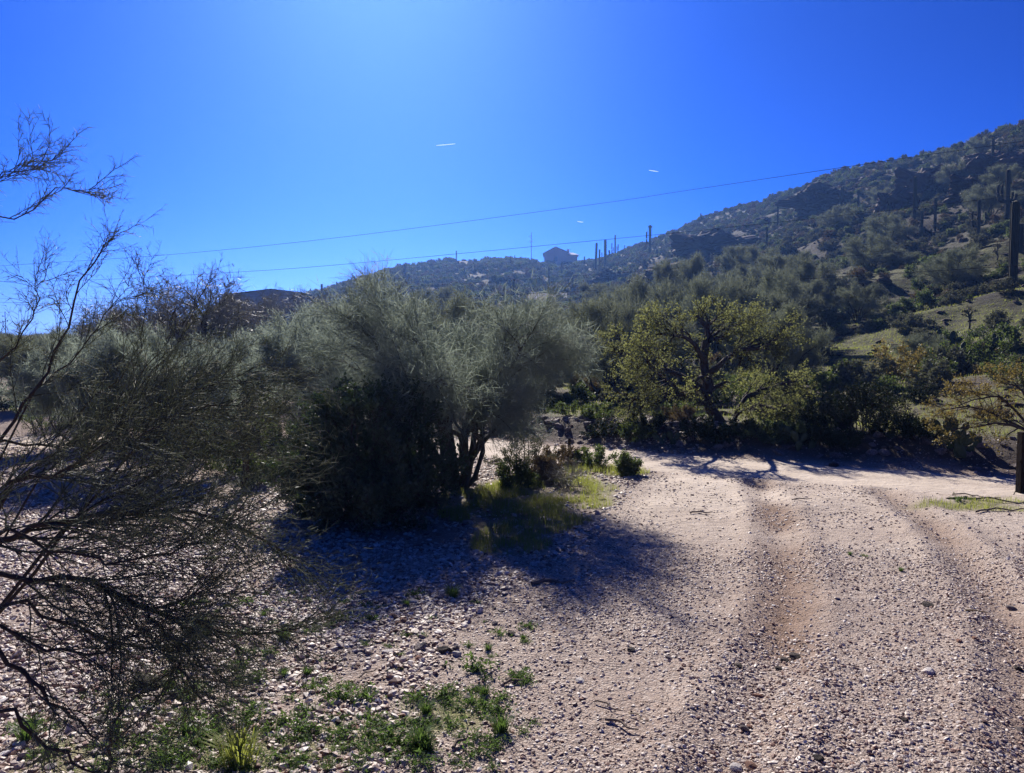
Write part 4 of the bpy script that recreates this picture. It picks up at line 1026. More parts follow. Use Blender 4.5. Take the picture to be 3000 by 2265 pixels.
SG = [
 (943, 832, 872, [], 'stout lone saguaro stub just right of the barn', 1.5),
 (987, 825, 860, [], 'thin saguaro on the left ridge, third of the row right of the barn', .8),
 (910, 845, 866, [], 'tiny thin saguaro touching the barn corner', .8),
 (967, 850, 866, [], 'shortest saguaro between the barn stub and the thin one', .8),
 (1029, 815, 838, [], 'left one of the close saguaro pair low on the left ridge', .9),
 (1034, 806, 837, [], 'taller right one of the close saguaro pair low on the left ridge', .8),
 (1054, 808, 836, [(1, .4, .35, 3)], 'small one armed saguaro right of the close pair', .8),
 (1186, 774, 814, [], 'saguaro with a thick base on the left ridge brow', 1.2),
 (1194, 806, 823, [], 'tiny saguaro under the thick based one', .9),
 (1156, 808, 876, [(1, .3, .2, 2.5)], 'grey saguaro low on the left slope under the ridge brow', 1),
 (1119, 844, 872, [], 'short saguaro at the left foot of the slope', 1),
 (1236, 765, 793, [], 'thin saguaro above the left shoulder of the centre tree', .8),
 (1251, 765, 781, [], 'tiny saguaro next to the thin one over the centre tree', .9),
 (1337, 734, 768, [], 'dark upright saguaro standing on the ridge over the centre tree', 1),
 (1361, 785, 814, [], 'pale saguaro just below the ridge over the centre tree', .9),
 (1391, 774, 795, [], 'small saguaro below the ridge, right over the centre tree', .9),
 (1495, 753, 781, [], 'saguaro left of the utility pole, left of a pair', .9),
 (1508, 748, 769, [], 'small saguaro left of the utility pole, right of a pair', .9),
 (1505, 817, 880, [(-1, .45, .3, 3)], 'armed saguaro at the lower power line under the pole', 1),
 (1515, 840, 876, [], 'short saguaro beside the armed one under the pole', .9),
 (1580, 807, 833, [], 'left of two short saguaros on the slope under the house', .9),
 (1586, 815, 836, [], 'right of two short saguaros on the slope under the house', .9),
 (1608, 783, 836, [], 'straight saguaro on the slope under the house wall', 1),
 (1599, 830, 853, [], 'low saguaro under the straight one below the house', .9),
 (1646, 766, 805, [(-1, .35, .2, 2.2)], 'saguaro with a small arm just in front of the house', 1),
 (1677, 797, 855, [(-1, .25, .45, 4), (1, .2, .5, 3)], 'many armed saguaro on the slope below the house corner', 1.1),
 (1703, 790, 813, [], 'small saguaro below and right of the house', .9),
 (1712, 751, 784, [], 'saguaro directly right of the house wing', 1),
 (1744, 711, 800, [(1, .25, .42, 3.6)], 'tall leaning saguaro, left of the three against the sky by the house', .9, .04),
 (1756, 730, 783, [(1, .35, .5, 3.2)], 'middle saguaro of the three by the house', 1),
 (1773, 702, 787, [(1, .42, .24, 3)], 'tallest thick saguaro with one short arm by the house', 1.15),
 (1802, 688, 742, [(-1, .12, .52, 4.5), (-1, .1, .35, 2.6), (1, .1, .4, 2.6), (1, .12, .48, 4.2)], 'candelabra saguaro with four arms against the sky', .8),
 (1830, 718, 738, [], 'tiny thin saguaro right of the candelabra', .7),
 (1904, 659, 751, [(-1, .42, .38, 2.8), (1, .38, .10, 2.5), (-1, .93, .05, 1.1), (1, .93, .05, 1.1)], 'tall armed saguaro with a forked tip on the ridge', 1),
 (1925, 731, 745, [], 'knee high barrel like saguaro right of the forked one', 1.5),
 (1992, 698, 748, [], 'saguaro in front of the broad dark rock face', .9),
 (2053, 625, 648, [], 'small lone saguaro on the bare ridge skyline', 1),
 (2115, 736, 786, [], 'saguaro in the scrub at mid slope, left of the hill', 1),
 (2245, 663, 747, [], 'tall thin tapering saguaro at the middle of the slope', .8, .02),
 (2278, 592, 668, [(-1, .48, .05, 2)], 'thin saguaro high on the slope under the ridge', .8),
 (2331, 603, 629, [], 'short saguaro right of the thin high one', .8),
 (2387, 653, 669, [], 'stubby saguaro beside the two stemmed one', 1),
 (2411, 625, 666, [(-1, .1, .7, 2.2)], 'two stemmed thick saguaro at mid slope', 1.1),
 (2466, 547, 639, [(-1, .6, .12, 2)], 'thick saguaro with a side bud, left of a pair high on the slope', 1),
 (2514, 555, 621, [(-1, .5, .1, 1.6)], 'thick saguaro, right of a pair high on the slope', 1.05),
 (2678, 518, 660, [], 'very tall armless saguaro right of the cliff', .8),
 (2686, 571, 627, [], 'short saguaro tucked behind the very tall armless one', .9),
 (2699, 616, 693, [], 'straight smooth saguaro below the very tall one', 1),
 (2739, 579, 674, [], 'straight saguaro under the white topped chollas', .95),
 (2765, 516, 556, [], 'thin saguaro rising above the white topped chollas', .8),
 (2865, 586, 709, [(-1, .38, .38, 4.2), (1, .42, .34, 4.6)], 'classic two armed saguaro on the right slope', 1),
 (2906, 403, 523, [(-1, .22, .38, 2.8), (1, .25, .32, 2.6)], 'tall slender saguaro with two low arms near the summit', .8),
 (2949, 497, 652, [(-1, .40, .33, 5), (-1, .42, .30, 3.2), (1, .45, .16, 2.6), (1, .43, .16, 4.6)], 'saguaro with four upswept arms near the right edge', 1),
 (2966, 589, 845, [], 'biggest nearest saguaro, a thick straight column at the right edge', 1.1),
 (2986, 655, 740, [], 'squat saguaro half hidden right of the biggest column', 1.4),
]
for s in SG:
    px, pt, pb, arms, lab = s[:5]
    th_ = s[5] if len(s) > 5 else 1; ln = s[6] if len(s) > 6 else 0
    saguaro(px, pt, pb, arms, lab, th_, ln)

# ------------------------------------------------------------------ chollas
def cholla(px, pb, pt, seed, label, col=False, d=None):
    g = np.random.default_rng(seed)
    p = on(px, d) if d else G(px, pb)
    h = max(.7, h_to(px, pt, p)); dd = math.hypot(p.x, p.y)
    root = empty('cholla_cactus', p); tag(root, label, 'cholla cactus', 'chollas with pale spiny tops')
    tr = resample([(0, 0, -.05), (.03 * h, 0, h * .3), (-.02 * h, 0, h * .62), (0, 0, h * .95)], 8, .01 * h, g)[None]
    tR = np.linspace(.05, .035, 8)[None] * h ** .5
    n1 = 22 if col else 12
    P2, R2 = spawn(tr, tR, n1, .35, 1, .30 * h if not col else .16 * h, ang=1.1, up=.25, K=5, rs=.8, jit=.12, g=g, tipr=.8)
    P3, R3 = spawn(P2, R2, 5, .4, 1, .16 * h if not col else .09 * h, ang=.9, up=.35, K=4, rs=.9, jit=.1, g=g, tipr=.75)
    mb = MB(); mb.add(*tubes(tr, tR, 8)); mb.obj('trunk', M['bark_dark'], root)
    mb = MB(); mb.add(*tubes(P2, R2, 6)); mb.add(*tubes(P3, R3, 6)); mb.obj('joints', M['cholla'], root).name = 'crown'
    PP = np.concatenate([P3.reshape(-1, 4, 3)]); 
    S4, SR = spawn(P3, R3 * 0 + .0006 * dd ** .6, 26, .0, 1, .05 * h ** .6 if not col else .035, ang=1.45, up=.1, K=2, rs=1, jit=.1, g=g, tipr=.3, var=.3)
    mb = MB(); mb.add(*tubes(S4, SR, 3)); mb.obj('spines', M['spine'], root)
    return root
CHL = [
 (2573, 608, 583, 'pale topped cholla clump right of the high saguaro pair'),
 (2588, 663, 640, 'spreading pale cholla at mid slope'),
 (2590, 718, 696, 'single bright cholla top below the spreading one'),
 (2741, 582, 555, 'bright white cholla cluster, left one above the straight saguaro'),
 (2771, 580, 553, 'bright white cholla cluster, right one above the straight saguaro'),
 (2707, 566, 545, 'white cholla next to the very tall armless saguaro'),
 (2945, 492, 466, 'white leaning cholla right of the slender two armed saguaro'),
 (2054, 738, 710, 'pale cholla beneath the dark rounded outcrop'),
 (2086, 775, 745, 'pale cholla with a dark stem left of the mid slope saguaro'),
 (2528, 612, 590, 'small pale cholla by the right saguaro of the pair'),
 (2545, 545, 523, 'small lone cholla under the rock band'),
 (1637, 852, 832, 'pale cream cholla mound on the slope under the house'),
 (1719, 835, 806, 'pale cream leaning cholla right of the many armed saguaro'),
 (1780, 800, 785, 'tiny white cholla under the tallest saguaro by the house'),
 (2921, 768, 716, 'large branching cholla on bare sandy ground left of the biggest saguaro'),
 (2838, 965, 905, 'pale cholla with a dark stem at the right above the prickly pears'),
 (2530, 762, 742, 'small pale cholla on a bare sandy patch'),
]
for i, (px, pb, pt, lab) in enumerate(CHL): cholla(px, pb, pt, 40 + i, lab)
cholla(708, 1450, 1197, 70, 'tall dark columnar cholla with pale fuzzy tips left of the big dark bush', True, d=11.6)

# ------------------------------------------------------------------ prickly pears
def pad_mesh():
    mb = MB(); K = 9; sides = 12
    t = np.linspace(0, 1, K)
    wv = np.sin(np.pi * np.clip(t * .92 + .06, 0, 1)) ** .6 * (0.75 + .35 * t)
    P = []
    for i in range(K):
        for k in range(sides):
            a = 2 * math.pi * k / sides
            P.append((math.cos(a) * .5 * wv[i] * .8, math.sin(a) * .07 * wv[i] ** .5, t[i]))
    idx = np.arange(K * sides).reshape(K, sides); j = np.roll(np.arange(sides), -1)
    q = np.stack([idx[:-1], idx[:-1][:, j], idx[1:][:, j], idx[1:]], -1).reshape(-1, 4)
    mb.add(P, q); P_ = np.array(P).reshape(K, sides, 3)
    top = P_[-1]; mb.add(top, [tuple(range(sides))])
    return mb.mesh('pad', M['pad'], True)
PAD = pad_mesh()
def pear(px, pb, size, n, seed, label):
    g = random.Random(seed); p = G(px, pb)
    root = empty('prickly_pear', p); tag(root, label, 'prickly pear')
    cur = []
    for i in range(max(3, n // 3)):
        a = g.uniform(0, 6.28); b = Vector((math.cos(a) * .25 * size, math.sin(a) * .25 * size, -.02))
        cur.append((b, g.uniform(-.5, .5), g.uniform(-.35, .35)))
    made = 0; q = list(cur)
    while made < n and q:
        b, tilt, yaw = q.pop(0)
        L = size * g.uniform(.26, .4)
        o = link('pad', PAD, b, (g.uniform(-.25, .25), tilt, yaw), (L * .85, L, L), root); made += 1
        up = Matrix.Rotation(tilt, 3, 'Y') @ Vector((0, 0, 1))
        for s in (-1, 1):
            if g.random() < .8: q.append((b + up * L * .88 + Vector((s * L * .2, g.uniform(-.05, .05) * L, 0)), tilt + s * g.uniform(.2, .7), yaw + g.uniform(-.6, .6)))
for a in [(2805, 1340, .8, 16, 1, 'prickly pear with round dark pads beside the black bush shadow'), (2420, 1125, .9, 12, 2, 'prickly pear on the slope behind the thin green shrub'),
          (2350, 1318, .6, 9, 3, 'small dark prickly pear on the bank below the mesquite'), (2830, 1100, 1.6, 22, 4, 'tall tangled prickly pear clump on the slope, left of two'),
          (2895, 1085, 1.5, 20, 5, 'tall tangled prickly pear clump on the slope, right of two'), (2745, 1040, 1.3, 16, 6, 'prickly pear standing above the pale rocks on the slope'),
          (1955, 1310, .55, 8, 7, 'dim prickly pear in the shade left of the mesquite trunk'), (2950, 1025, 1.3, 16, 8, 'prickly pear thicket by the right edge on the slope')]:
    pear(*a)

# ------------------------------------------------------------------ hillside shrubs
HS = [leafy_shrub('hillside_shrub', None, 1.0, 1.5, 900 + i, None, mt, nst=12, n2=6, n3=4, nl=7, ls=.10, twr=.010, single=True, low=.1, hang=.1, elong=1.7)
      for i, mt in enumerate(('leaf_grey', 'leaf_grey', 'leaf_creo', 'leaf_brown', 'leaf_grey', 'leaf_creo'))]
HB = ['pale grey green', 'small silvery', 'dark green', 'brown dry', 'domed grey', 'olive green']
rg = random.Random(11)
zones = [(900, 1550, 'the slope left of the utility pole'), (1550, 1950, 'the slope under the house and armed saguaros'), (1950, 2450, 'the middle of the rocky hill'), (2450, 3050, 'the right hand rocky hill')]
cnt = 0; tries = 0
placed = []
while cnt < 290 and tries < 4000:
    tries += 1
    zi = rg.choice((0, 1, 1, 2, 2, 2, 3, 3, 3, 3)); z = zones[zi]
    px = rg.uniform(z[0], z[1])
    d = 24 + (rg.random() ** 1.3) * 165 if zi > 1 else rg.uniform(50, 260)
    p = on(px, d)
    if px > 2350 and d < 95 and float(fbm(np.array([p.x / 5.5]), np.array([p.y / 3.2]), 83, 3)[0]) > -.08 and rg.random() > .2: continue
    if p.x * 0 + 1 and any((p - q).length < 1.0 for q in placed[-60:]): continue
    if d < 28 and px < 2300: continue
    s = rg.uniform(.55, 1.25) * (0.85 + d / 300)
    k = rg.randrange(6)
    o = link('hillside_shrub', HS[k], p, (0, 0, rg.uniform(0, 6.28)), (s, s, s * rg.uniform(.7, 1.1)))
    tag(o, HB[k] + ' shrub, one of many dotted over ' + z[2], 'shrub', HB[k] + ' shrubs on ' + z[2])
    placed.append(p); cnt += 1
RK = [rock_mesh('boulder', M['cliff'], 200 + i, 2, .4, 6, .7) for i in range(3)]

# geometry-node scatter of unit meshes on given points
def scatter(name, pts, scl, rotz, objs, label, mats=None, tilt=0.0, flat=None, cat=None, seed=1):
    n = len(pts); g = np.random.default_rng(seed)
    me = bpy.data.meshes.new(name); me.vertices.add(n); me.vertices.foreach_set('co', np.asarray(pts, np.float32).ravel())
    a = me.attributes.new('scl', 'FLOAT_VECTOR', 'POINT'); sv_ = np.asarray(scl, np.float32)
    a.data.foreach_set('vector', sv_.ravel())
    r = np.stack([g.normal(size=n) * tilt, g.normal(size=n) * tilt, rotz], -1).astype(np.float32)
    a = me.attributes.new('rot', 'FLOAT_VECTOR', 'POINT'); a.data.foreach_set('vector', r.ravel())
    a = me.attributes.new('pick', 'INT', 'POINT'); a.data.foreach_set('value', g.integers(0, len(objs), n).astype(np.int32))
    o = bpy.data.objects.new(name, me); COL.objects.link(o)
    tr = bpy.data.node_groups.new(name, 'GeometryNodeTree')
    tr.interface.new_socket('Geometry', in_out='INPUT', socket_type='NodeSocketGeometry'); tr.interface.new_socket('Geometry', in_out='OUTPUT', socket_type='NodeSocketGeometry')
    N = tr.nodes.new; L = tr.links.new
    gi, go = N('NodeGroupInput'), N('NodeGroupOutput')
    join = None
    def attr(nm, ty):
        q = N('GeometryNodeInputNamedAttribute'); q.data_type = ty; q.inputs['Name'].default_value = nm; return q.outputs['Attribute']
    jn = N('GeometryNodeJoinGeometry')
    for k, ob in enumerate(objs):
        oi = N('GeometryNodeObjectInfo'); oi.transform_space = 'ORIGINAL'; oi.inputs['Object'].default_value = ob; oi.inputs['As Instance'].default_value = True
        cmp_ = N('FunctionNodeCompare'); cmp_.data_type = 'INT'; cmp_.operation = 'EQUAL'
        L(attr('pick', 'INT'), cmp_.inputs[2]); cmp_.inputs[3].default_value = k
        ip = N('GeometryNodeInstanceOnPoints')
        L(gi.outputs[0], ip.inputs['Points']); L(cmp_.outputs[0], ip.inputs['Selection']); L(oi.outputs['Geometry'], ip.inputs['Instance'])
        e2 = N('FunctionNodeEulerToRotation'); L(attr('rot', 'FLOAT_VECTOR'), e2.inputs[0]); L(e2.outputs[0], ip.inputs['Rotation'])
        L(attr('scl', 'FLOAT_VECTOR'), ip.inputs['Scale'])
        L(ip.outputs[0], jn.inputs[0])
    L(jn.outputs[0], go.inputs[0])
    md = o.modifiers.new('scatter', 'NODES'); md.node_group = tr
    tag(o, label, cat, kind='stuff')
    return o

def pts_polar(n, px0, px1, d0, d1, power, g):
    px = g.uniform(px0, px1, n); d = (d0 ** power + (d1 ** power - d0 ** power) * g.random(n)) ** (1 / power)
    x = (px - 1500) / F * d; y = d
    return x, y

hs_obj = [o for o in COL.objects if o.name.startswith('hillside_shrub')]
first = {}
for o in hs_obj: first.setdefault(o.data.name, o)
g = np.random.default_rng(77)
x, y = pts_polar(24000, 850, 3250, 24, 300, 1.6, g)
kp = (fbm(x / 9, y / 9, 141, 3) > -0.40) & ~((x / y > .37) & (y < 95) & (fbm(x / 5.5, y / 3.2, 83, 3) > -.1) & (g.random(len(x)) > .12)) & ~((y < 48) & (g.random(len(x)) > np.where(x / y > .38, .10, .45))); x, y = x[kp], y[kp]
z = H(x, y)
s = (.30 + .95 * g.random(len(x)) ** 1.8) * (0.85 + y / 400)
scatter('hillside_scrub', np.stack([x, y, z - .03], -1), np.stack([s, s, s * g.uniform(.6, 1, len(x))], -1), g.uniform(0, 6.28, len(x)), list(first.values()), 'low grey green scrub covering the whole rocky hillside', cat='scrub')
x, y = pts_polar(700, -500, 950, 45, 280, 1.5, g)
z = H(x, y); s = g.uniform(1.2, 2.6, len(x))
kp = ~((np.abs(x + 45) < 10) & (y > 100) & (y < 165)); x, y, z, s = x[kp], y[kp], z[kp], s[kp]
scatter('far_scrub', np.stack([x, y, z - .03], -1), np.stack([s, s, s * .8], -1), g.uniform(0, 6.28, len(x)), list(first.values()), 'distant grey scrub on the flat land at the left horizon', cat='scrub', seed=2)
# boulders on the slope
for i in range(60):
    px = rg.uniform(1750, 3050); d = rg.uniform(26, 170); p = on(px, d); s = rg.uniform(.25, .8) * (.7 + d / 200)
    o = link('boulder', RK[i % 3], p, (rg.uniform(-.3, .3), rg.uniform(-.3, .3), rg.uniform(0, 6)), (s, s * rg.uniform(.7, 1.1), s * .7))
    zl = 'the lower slope' if d < 80 else 'the upper slope'
    tag(o, 'dark boulder, one of many strewn among the scrub of ' + zl, 'boulder', 'dark boulders on ' + zl)
x, y = pts_polar(3200, 1700, 3250, 20, 230, 1.4, g); z = H(x, y); s = g.uniform(.06, .32, len(x)) * (.6 + y / 120)
scatter('slope_stones', np.stack([x, y, z], -1), np.stack([s, s, s * .6], -1), g.uniform(0, 6.28, len(x)), [o for o in COL.objects if o.name in ('boulder', 'boulder.001', 'boulder.002')], 'loose dark stones littering the hillside', tilt=.3, cat='stones', seed=3)

# ------------------------------------------------------------------ rubble along the far edge of the road, and stones of the foreground
RB = [rock_mesh('rubble_rock', M['rubble'], 300 + i, 2, .35, 8, .75) for i in range(5)]
rg = random.Random(21)
for i in range(150):
    t = rg.random(); k = t * 3.0
    a = rg.uniform(-1.5, 9.5)
    yy = np.interp(a, ROAD[:, 0], ROAD[:, 1]); off_ = rg.uniform(1.45, 3.0) if rg.random() < .8 else rg.uniform(1.3, 4.5)
    x_, y_ = a + off_ * .5, yy + off_ * .86
    s = rg.uniform(.035, .12) * (1.3 if rg.random() < .12 else 1)
    o = link('rubble_rock', RB[i % 5], (x_, y_, hz(x_, y_) + s * .25), (rg.uniform(-.4, .4), rg.uniform(-.4, .4), rg.uniform(0, 6.3)), (s * rg.uniform(1, 1.5), s, s * rg.uniform(.6, 1)))
    seg = 'below the mesquite' if a < 4 else 'in front of the black bush' if a < 7 else 'at the right edge'
    tag(o, 'grey mauve rubble rock in the stony road bank ' + seg, 'rock', 'rubble rocks along the dirt road ' + seg)
SR = {k: [rock_mesh(k + '_stone', M[m], 400 + j * 10 + i, 2, .3, 8, .6) for i in range(3)] for j, (k, m) in enumerate((('red', 'redrock'), ('white', 'whiterock'), ('dark', 'darkrock'), ('tan', 'rubble')))}
def stone(px, py, wpx, kind, lab, grp=None, flat=.6, asp=1.0, rz=0, sink=.15):
    v = ray(px, py); k = CH / -v[2]; x_, y_ = v[0] * k, v[1] * k
    s = wpx * y_ / F * .5
    o = link('stone', SR[kind][int(px) % 3], (x_, y_, hz(x_, y_) + s * flat * (.5 - sink)), (0.1, 0.1, rz), (s, s * asp, s * flat * 1.5))
    tag(o, lab, 'stone', grp); return o
stone(655, 1773, 46, 'white', 'pale pointed stone with a black shadow right of the thorny shrub')
stone(588, 1622, 38, 'white', 'white flat stone high up between the shrub twigs', flat=.5)
stone(815, 1870, 44, 'white', 'flat whitish slab under the tips of the long twig', flat=.3)
stone(620, 1960, 62, 'white', 'long white flat stone right of the dark slab', flat=.3, asp=.5, rz=.2)
stone(535, 2020, 42, 'white', 'white chip stone just below the dark slab end', flat=.4)
stone(440, 2088, 72, 'white', 'long white stone among reddish cobbles near the bottom left', flat=.3, asp=.5)
stone(520, 1968, 34, 'red', 'rust red cobble behind the dark slab')
stone(335, 1962, 30, 'red', 'rust red cobble left of the dark slab')
stone(500, 2056, 50, 'tan', 'rounded tan cobble below the dark slab', flat=.8)
stone(490, 2070, 28, 'red', 'dull orange cobble touching the rounded tan one')
stone(688, 1962, 26, 'red', 'rust brown cobble right of the long white stone')
stone(705, 2050, 24, 'tan', 'small pale cobble in weeds at the lower left')
stone(300, 2115, 40, 'tan', 'pinkish cobble near the thin trunk at the bottom left')
stone(60, 2095, 44, 'white', 'broad pale stone near the bottom left corner', flat=.4)
stone(1300, 1914, 56, 'dark', 'dark brick shaped stone in the middle of the gravel', asp=.5, flat=.5)
stone(1235, 1903, 46, 'tan', 'pinkish stone left of the brick shaped one')
stone(1225, 1938, 26, 'red', 'reddish stone left of and below the brick shaped one')
stone(1150, 1815, 34, 'red', 'orange red stone of the cluster in the left gravel', flat=.7)
stone(1180, 1822, 26, 'red', 'second reddish stone of the cluster in the left gravel')
stone(1165, 1832, 24, 'red', 'lowest reddish stone of the cluster in the left gravel')
stone(1140, 1915, 52, 'white', 'flat pale slab left of the pinkish stone', flat=.25, asp=.6)
stone(1305, 1822, 38, 'white', 'small white slab above the weeds in the middle', flat=.3)
stone(1210, 1765, 40, 'white', 'white chip in the gravel below the big shadow', flat=.3, asp=.6)
stone(1050, 1856, 26, 'white', 'white pebble left of the cluster of red stones', flat=.4)
stone(1600, 1776, 22, 'tan', 'small pale stone on the drive below the branch shadow')
stone(1700, 1992, 34, 'white', 'bright white flat stone in the centre of the drive', flat=.4)
stone(1850, 1902, 26, 'dark', 'dark pointed stone on the drive with a pale patch below')
stone(1960, 1922, 24, 'tan', 'pale round stone on the drive left of the dark rut')
stone(1375, 2050, 38, 'tan', 'blue grey stone between the weed patches', flat=.5)
stone(1392, 2013, 22, 'tan', 'pale round pebble above the blue grey stone', flat=.9)
stone(2330, 1912, 36, 'dark', 'dark angular stone in the rut, largest of a row')
stone(2300, 1917, 28, 'dark', 'dark angular stone left of the largest one in the rut')
stone(2282, 1940, 22, 'dark', 'small dark stone below the pair in the rut')
stone(2165, 1950, 24, 'dark', 'black stone left of the rut')
stone(2158, 2232, 46, 'white', 'white blue stone at the bottom of the rut')
stone(2200, 2232, 42, 'red', 'orange brown stone touching the white blue stone', flat=.5)
stone(2398, 2238, 38, 'dark', 'black wedge stone at the bottom edge of the drive')
stone(2718, 1970, 38, 'white', 'rounded whitish stone alone on the right of the drive', flat=.7)
stone(2720, 1770, 36, 'dark', 'flat dark stone on the upper right of the drive', flat=.35)
stone(2968, 1768, 36, 'tan', 'pale stone with a dark underside near the right edge', flat=.5)
stone(2855, 1884, 20, 'red', 'small brick red stone at the right side of the drive')
stone(2810, 1892, 22, 'red', 'dull red stone left of the small brick red one')
stone(2185, 2120, 32, 'tan', 'pale cube like stone in the lower rut', flat=.9)
stone(2195, 2112, 26, 'red', 'brown red stone behind the pale cube like stone')
stone(2220, 2020, 40, 'red', 'long brown stone across the rut', flat=.4, asp=.5)
stone(2650, 2120, 24, 'dark', 'dark stone at the lower right of the drive')
stone(2990, 2115, 30, 'tan', 'tan stone at the right edge near the bottom')
stone(2985, 1940, 26, 'dark', 'black pebble at the right edge of the drive')
stone(2445, 1360, 34, 'dark', 'dark stone lying at the near edge of the dirt road')
rg = random.Random(77)
for i in range(70):
    px, py = rg.uniform(330, 1500), rg.uniform(1740, 2255)
    kd = rg.choice(('tan', 'tan', 'red', 'white', 'dark', 'tan'))
    stone(px, py, rg.uniform(16, 34), kd, {'tan': 'greyish tan', 'red': 'rusty red', 'white': 'whitish', 'dark': 'dark brown'}[kd] + ' cobble, one of many in the lower left gravel', {'tan': 'tan', 'red': 'red', 'white': 'whitish', 'dark': 'dark'}[kd] + ' cobbles in the lower left gravel', flat=rg.uniform(.4, .75), asp=rg.uniform(.6, 1), rz=rg.uniform(0, 3))
# flat dark slab with a black front
v = ray(425, 2010); k = CH / -v[2]; 
sl = rock_mesh('slab', M['darkrock'], 611, 3, .18, 6, 1.0); 
o = link('slab_stone', sl, (v[0] * k, v[1] * k, .03), (-.15, .12, -.28), (.165, .07, .045)); tag(o, 'long dark slab with a pale broken top edge in the gravel at lower left', 'stone')
rk = rock_mesh('fieldstone', M['darkrock'], 612, 3, .25, 8, .8)
p = G(1695, 1352); o = link('fieldstone', rk, p + Vector((0, 0, .08)), (0, 0, .4), (.13, .1, .11)); tag(o, 'dark rounded stone in the green shrubs by the small post', 'stone')
p = G(1368, 1420); o = link('fieldstone', RB[2], p + Vector((0, 0, .06)), (0, 0, .4), (.2, .14, .13)); tag(o, 'pale rock at the foot of the centre palo verde', 'stone')

# gravel
g = np.random.default_rng(99)
peb_src = [link('gravel_stone', rock_mesh('gravel_stone', M['pebble'], 700 + i, 1, .35, 7, .62), (-.3 + .22 * i, 3.72 + .05 * i, hz(-.3 + .22 * i, 3.72 + .05 * i)), (0, 0, i), (.018, .018, .018)) for i in range(6)]
for o in peb_src: tag(o, 'small angular gravel stone at the bottom edge of the picture', 'stone', 'gravel stones at the bottom edge')
def gravel(name, n, d0, d1, power, smin, smax, label, seed, dens=None, px0=-700, px1=3700):
    x, y = pts_polar(n, px0, px1, d0, d1, power, g)
    ga, hi2, ro2, di2, ns2, dl2 = masks(x, y)
    wt = np.ones(n)
    wt *= np.where(np.abs(ns2) < 1.15, .22, 1)
    wt *= 1 - .7 * np.clip(ga, 0, 1)
    wt *= (ns2 < 5)
    wt *= 1 - .80 * SMOOTH
    if not dens: wt *= np.clip(.62 + 1.3 * fbm(x * 1.15, y * .8, 207, 4), .12, 1)
    if dens: wt *= dens(x, y, di2, dl2)
    kp = g.random(n) < wt
    x, y, dl2 = x[kp], y[kp], dl2[kp]
    s = smin + (smax - smin) * g.random(len(x)) ** 3.4
    s *= np.where(dl2 < 0, 1.35, .74)
    z = H(x, y) + s * .10
    scatter(name, np.stack([x, y, z], -1), np.stack([s * g.uniform(.8, 1.4, len(x)), s, s * g.uniform(.6, 1, len(x))], -1), g.uniform(0, 6.28, len(x)), peb_src, label, tilt=.35, cat='gravel', seed=seed)
gravel('gravel', 210000, 3.2, 8.5, 1.2, .0045, .026, 'loose pinkish brown gravel covering the near ground', 11)
gravel('far_gravel', 110000, 8.5, 19, 1.0, .010, .034, 'loose pinkish gravel on the drive and clearing farther off', 12)
ru, _ = None, None
def big_d(x, y, di2, dl2):
    q, _ = seg_dist(x, y, RUT)
    return np.clip(.25 + .9 * np.exp(-(q / .4) ** 2) + .6 * (dl2 < 0) * (fbm(x * 1.2, y * 1.2, 131, 3) > -.05), 0, 1)
gravel('coarse_gravel', 12000, 3.3, 14, 1.3, .014, .036, 'scattered larger cobbles lying in the gravel and along the rut', 13, big_d)

# ------------------------------------------------------------------ grass, weeds, sticks
def blades(x, y, h, w, g, lean=.35):
    n = len(x); z = H(x, y)
    a = g.uniform(0, 6.28, n); b = g.uniform(0, 6.28, n)
    base = np.stack([x, y, z - .005], -1)
    wv = np.stack([np.cos(a), np.sin(a), 0 * a], -1) * (w * .5)[:, None]
    ln = np.stack([np.cos(b), np.sin(b), 0 * b], -1) * (h * lean * g.random(n))[:, None]
    mid = base + ln * .4 + np.array([0, 0, 1]) * (h * .55)[:, None]
    tip = base + ln + np.array([0, 0, 1]) * h[:, None]
    V_ = np.stack([base - wv, base + wv, mid + wv * .7, mid - wv * .7, tip], 1).reshape(-1, 3)
    i = np.arange(n)[:, None] * 5
    return V_, i + np.array([[0, 1, 2, 3]]), i + np.array([[3, 2, 4]])
def grass_obj(name, n, region, hmin, hmax, mat, label, w0=.004, thr=.35):
    px0, px1, d0, d1 = region
    x, y = pts_polar(n, px0, px1, d0, d1, 1.6, g)
    ga = masks(x, y)[0]; kp = g.random(n) < sm((ga - thr) / .4) * sm((fbm(x * 2.6, y * 2.6, 191, 3) + .32) * 3.0); x, y = x[kp], y[kp]
    h = g.uniform(hmin, hmax, len(x)); w = w0 * (.6 + y / 12) * np.ones(len(x))
    V_, q, t3 = blades(x, y, h, w, g); mb = MB(); mb.add(V_, q); mb.f.append(t3); mb.m.append(np.zeros(len(t3), np.int32))
    o = mb.obj(name, M[mat]); tag(o, label, 'grass', kind='stuff'); return o
grass_obj('dry_grass', 16000, (1280, 1950, 8, 17), .03, .11, 'drygrass', 'thin straw coloured grass mixed into the green patch by the drive', .003, .12)
grass_obj('grass', 66000, (1280, 1950, 8, 17), .03, .13, 'grass', 'bright sunlit green grass patch beside the drive')
grass_obj('grass', 60000, (1650, 3150, 15, 55), .04, .13, 'grass', 'short green grass on the bank beyond the road', .006)
grass_obj('weedy_grass', 14000, (100, 1500, 3.2, 5.2), .012, .05, 'weed', 'low dark green weedy grass in the gravel at the bottom left', .0022, .2)
grass_obj('grass', 9000, (2600, 3150, 10, 13), .03, .10, 'grass', 'thin grass by the post at the right edge')

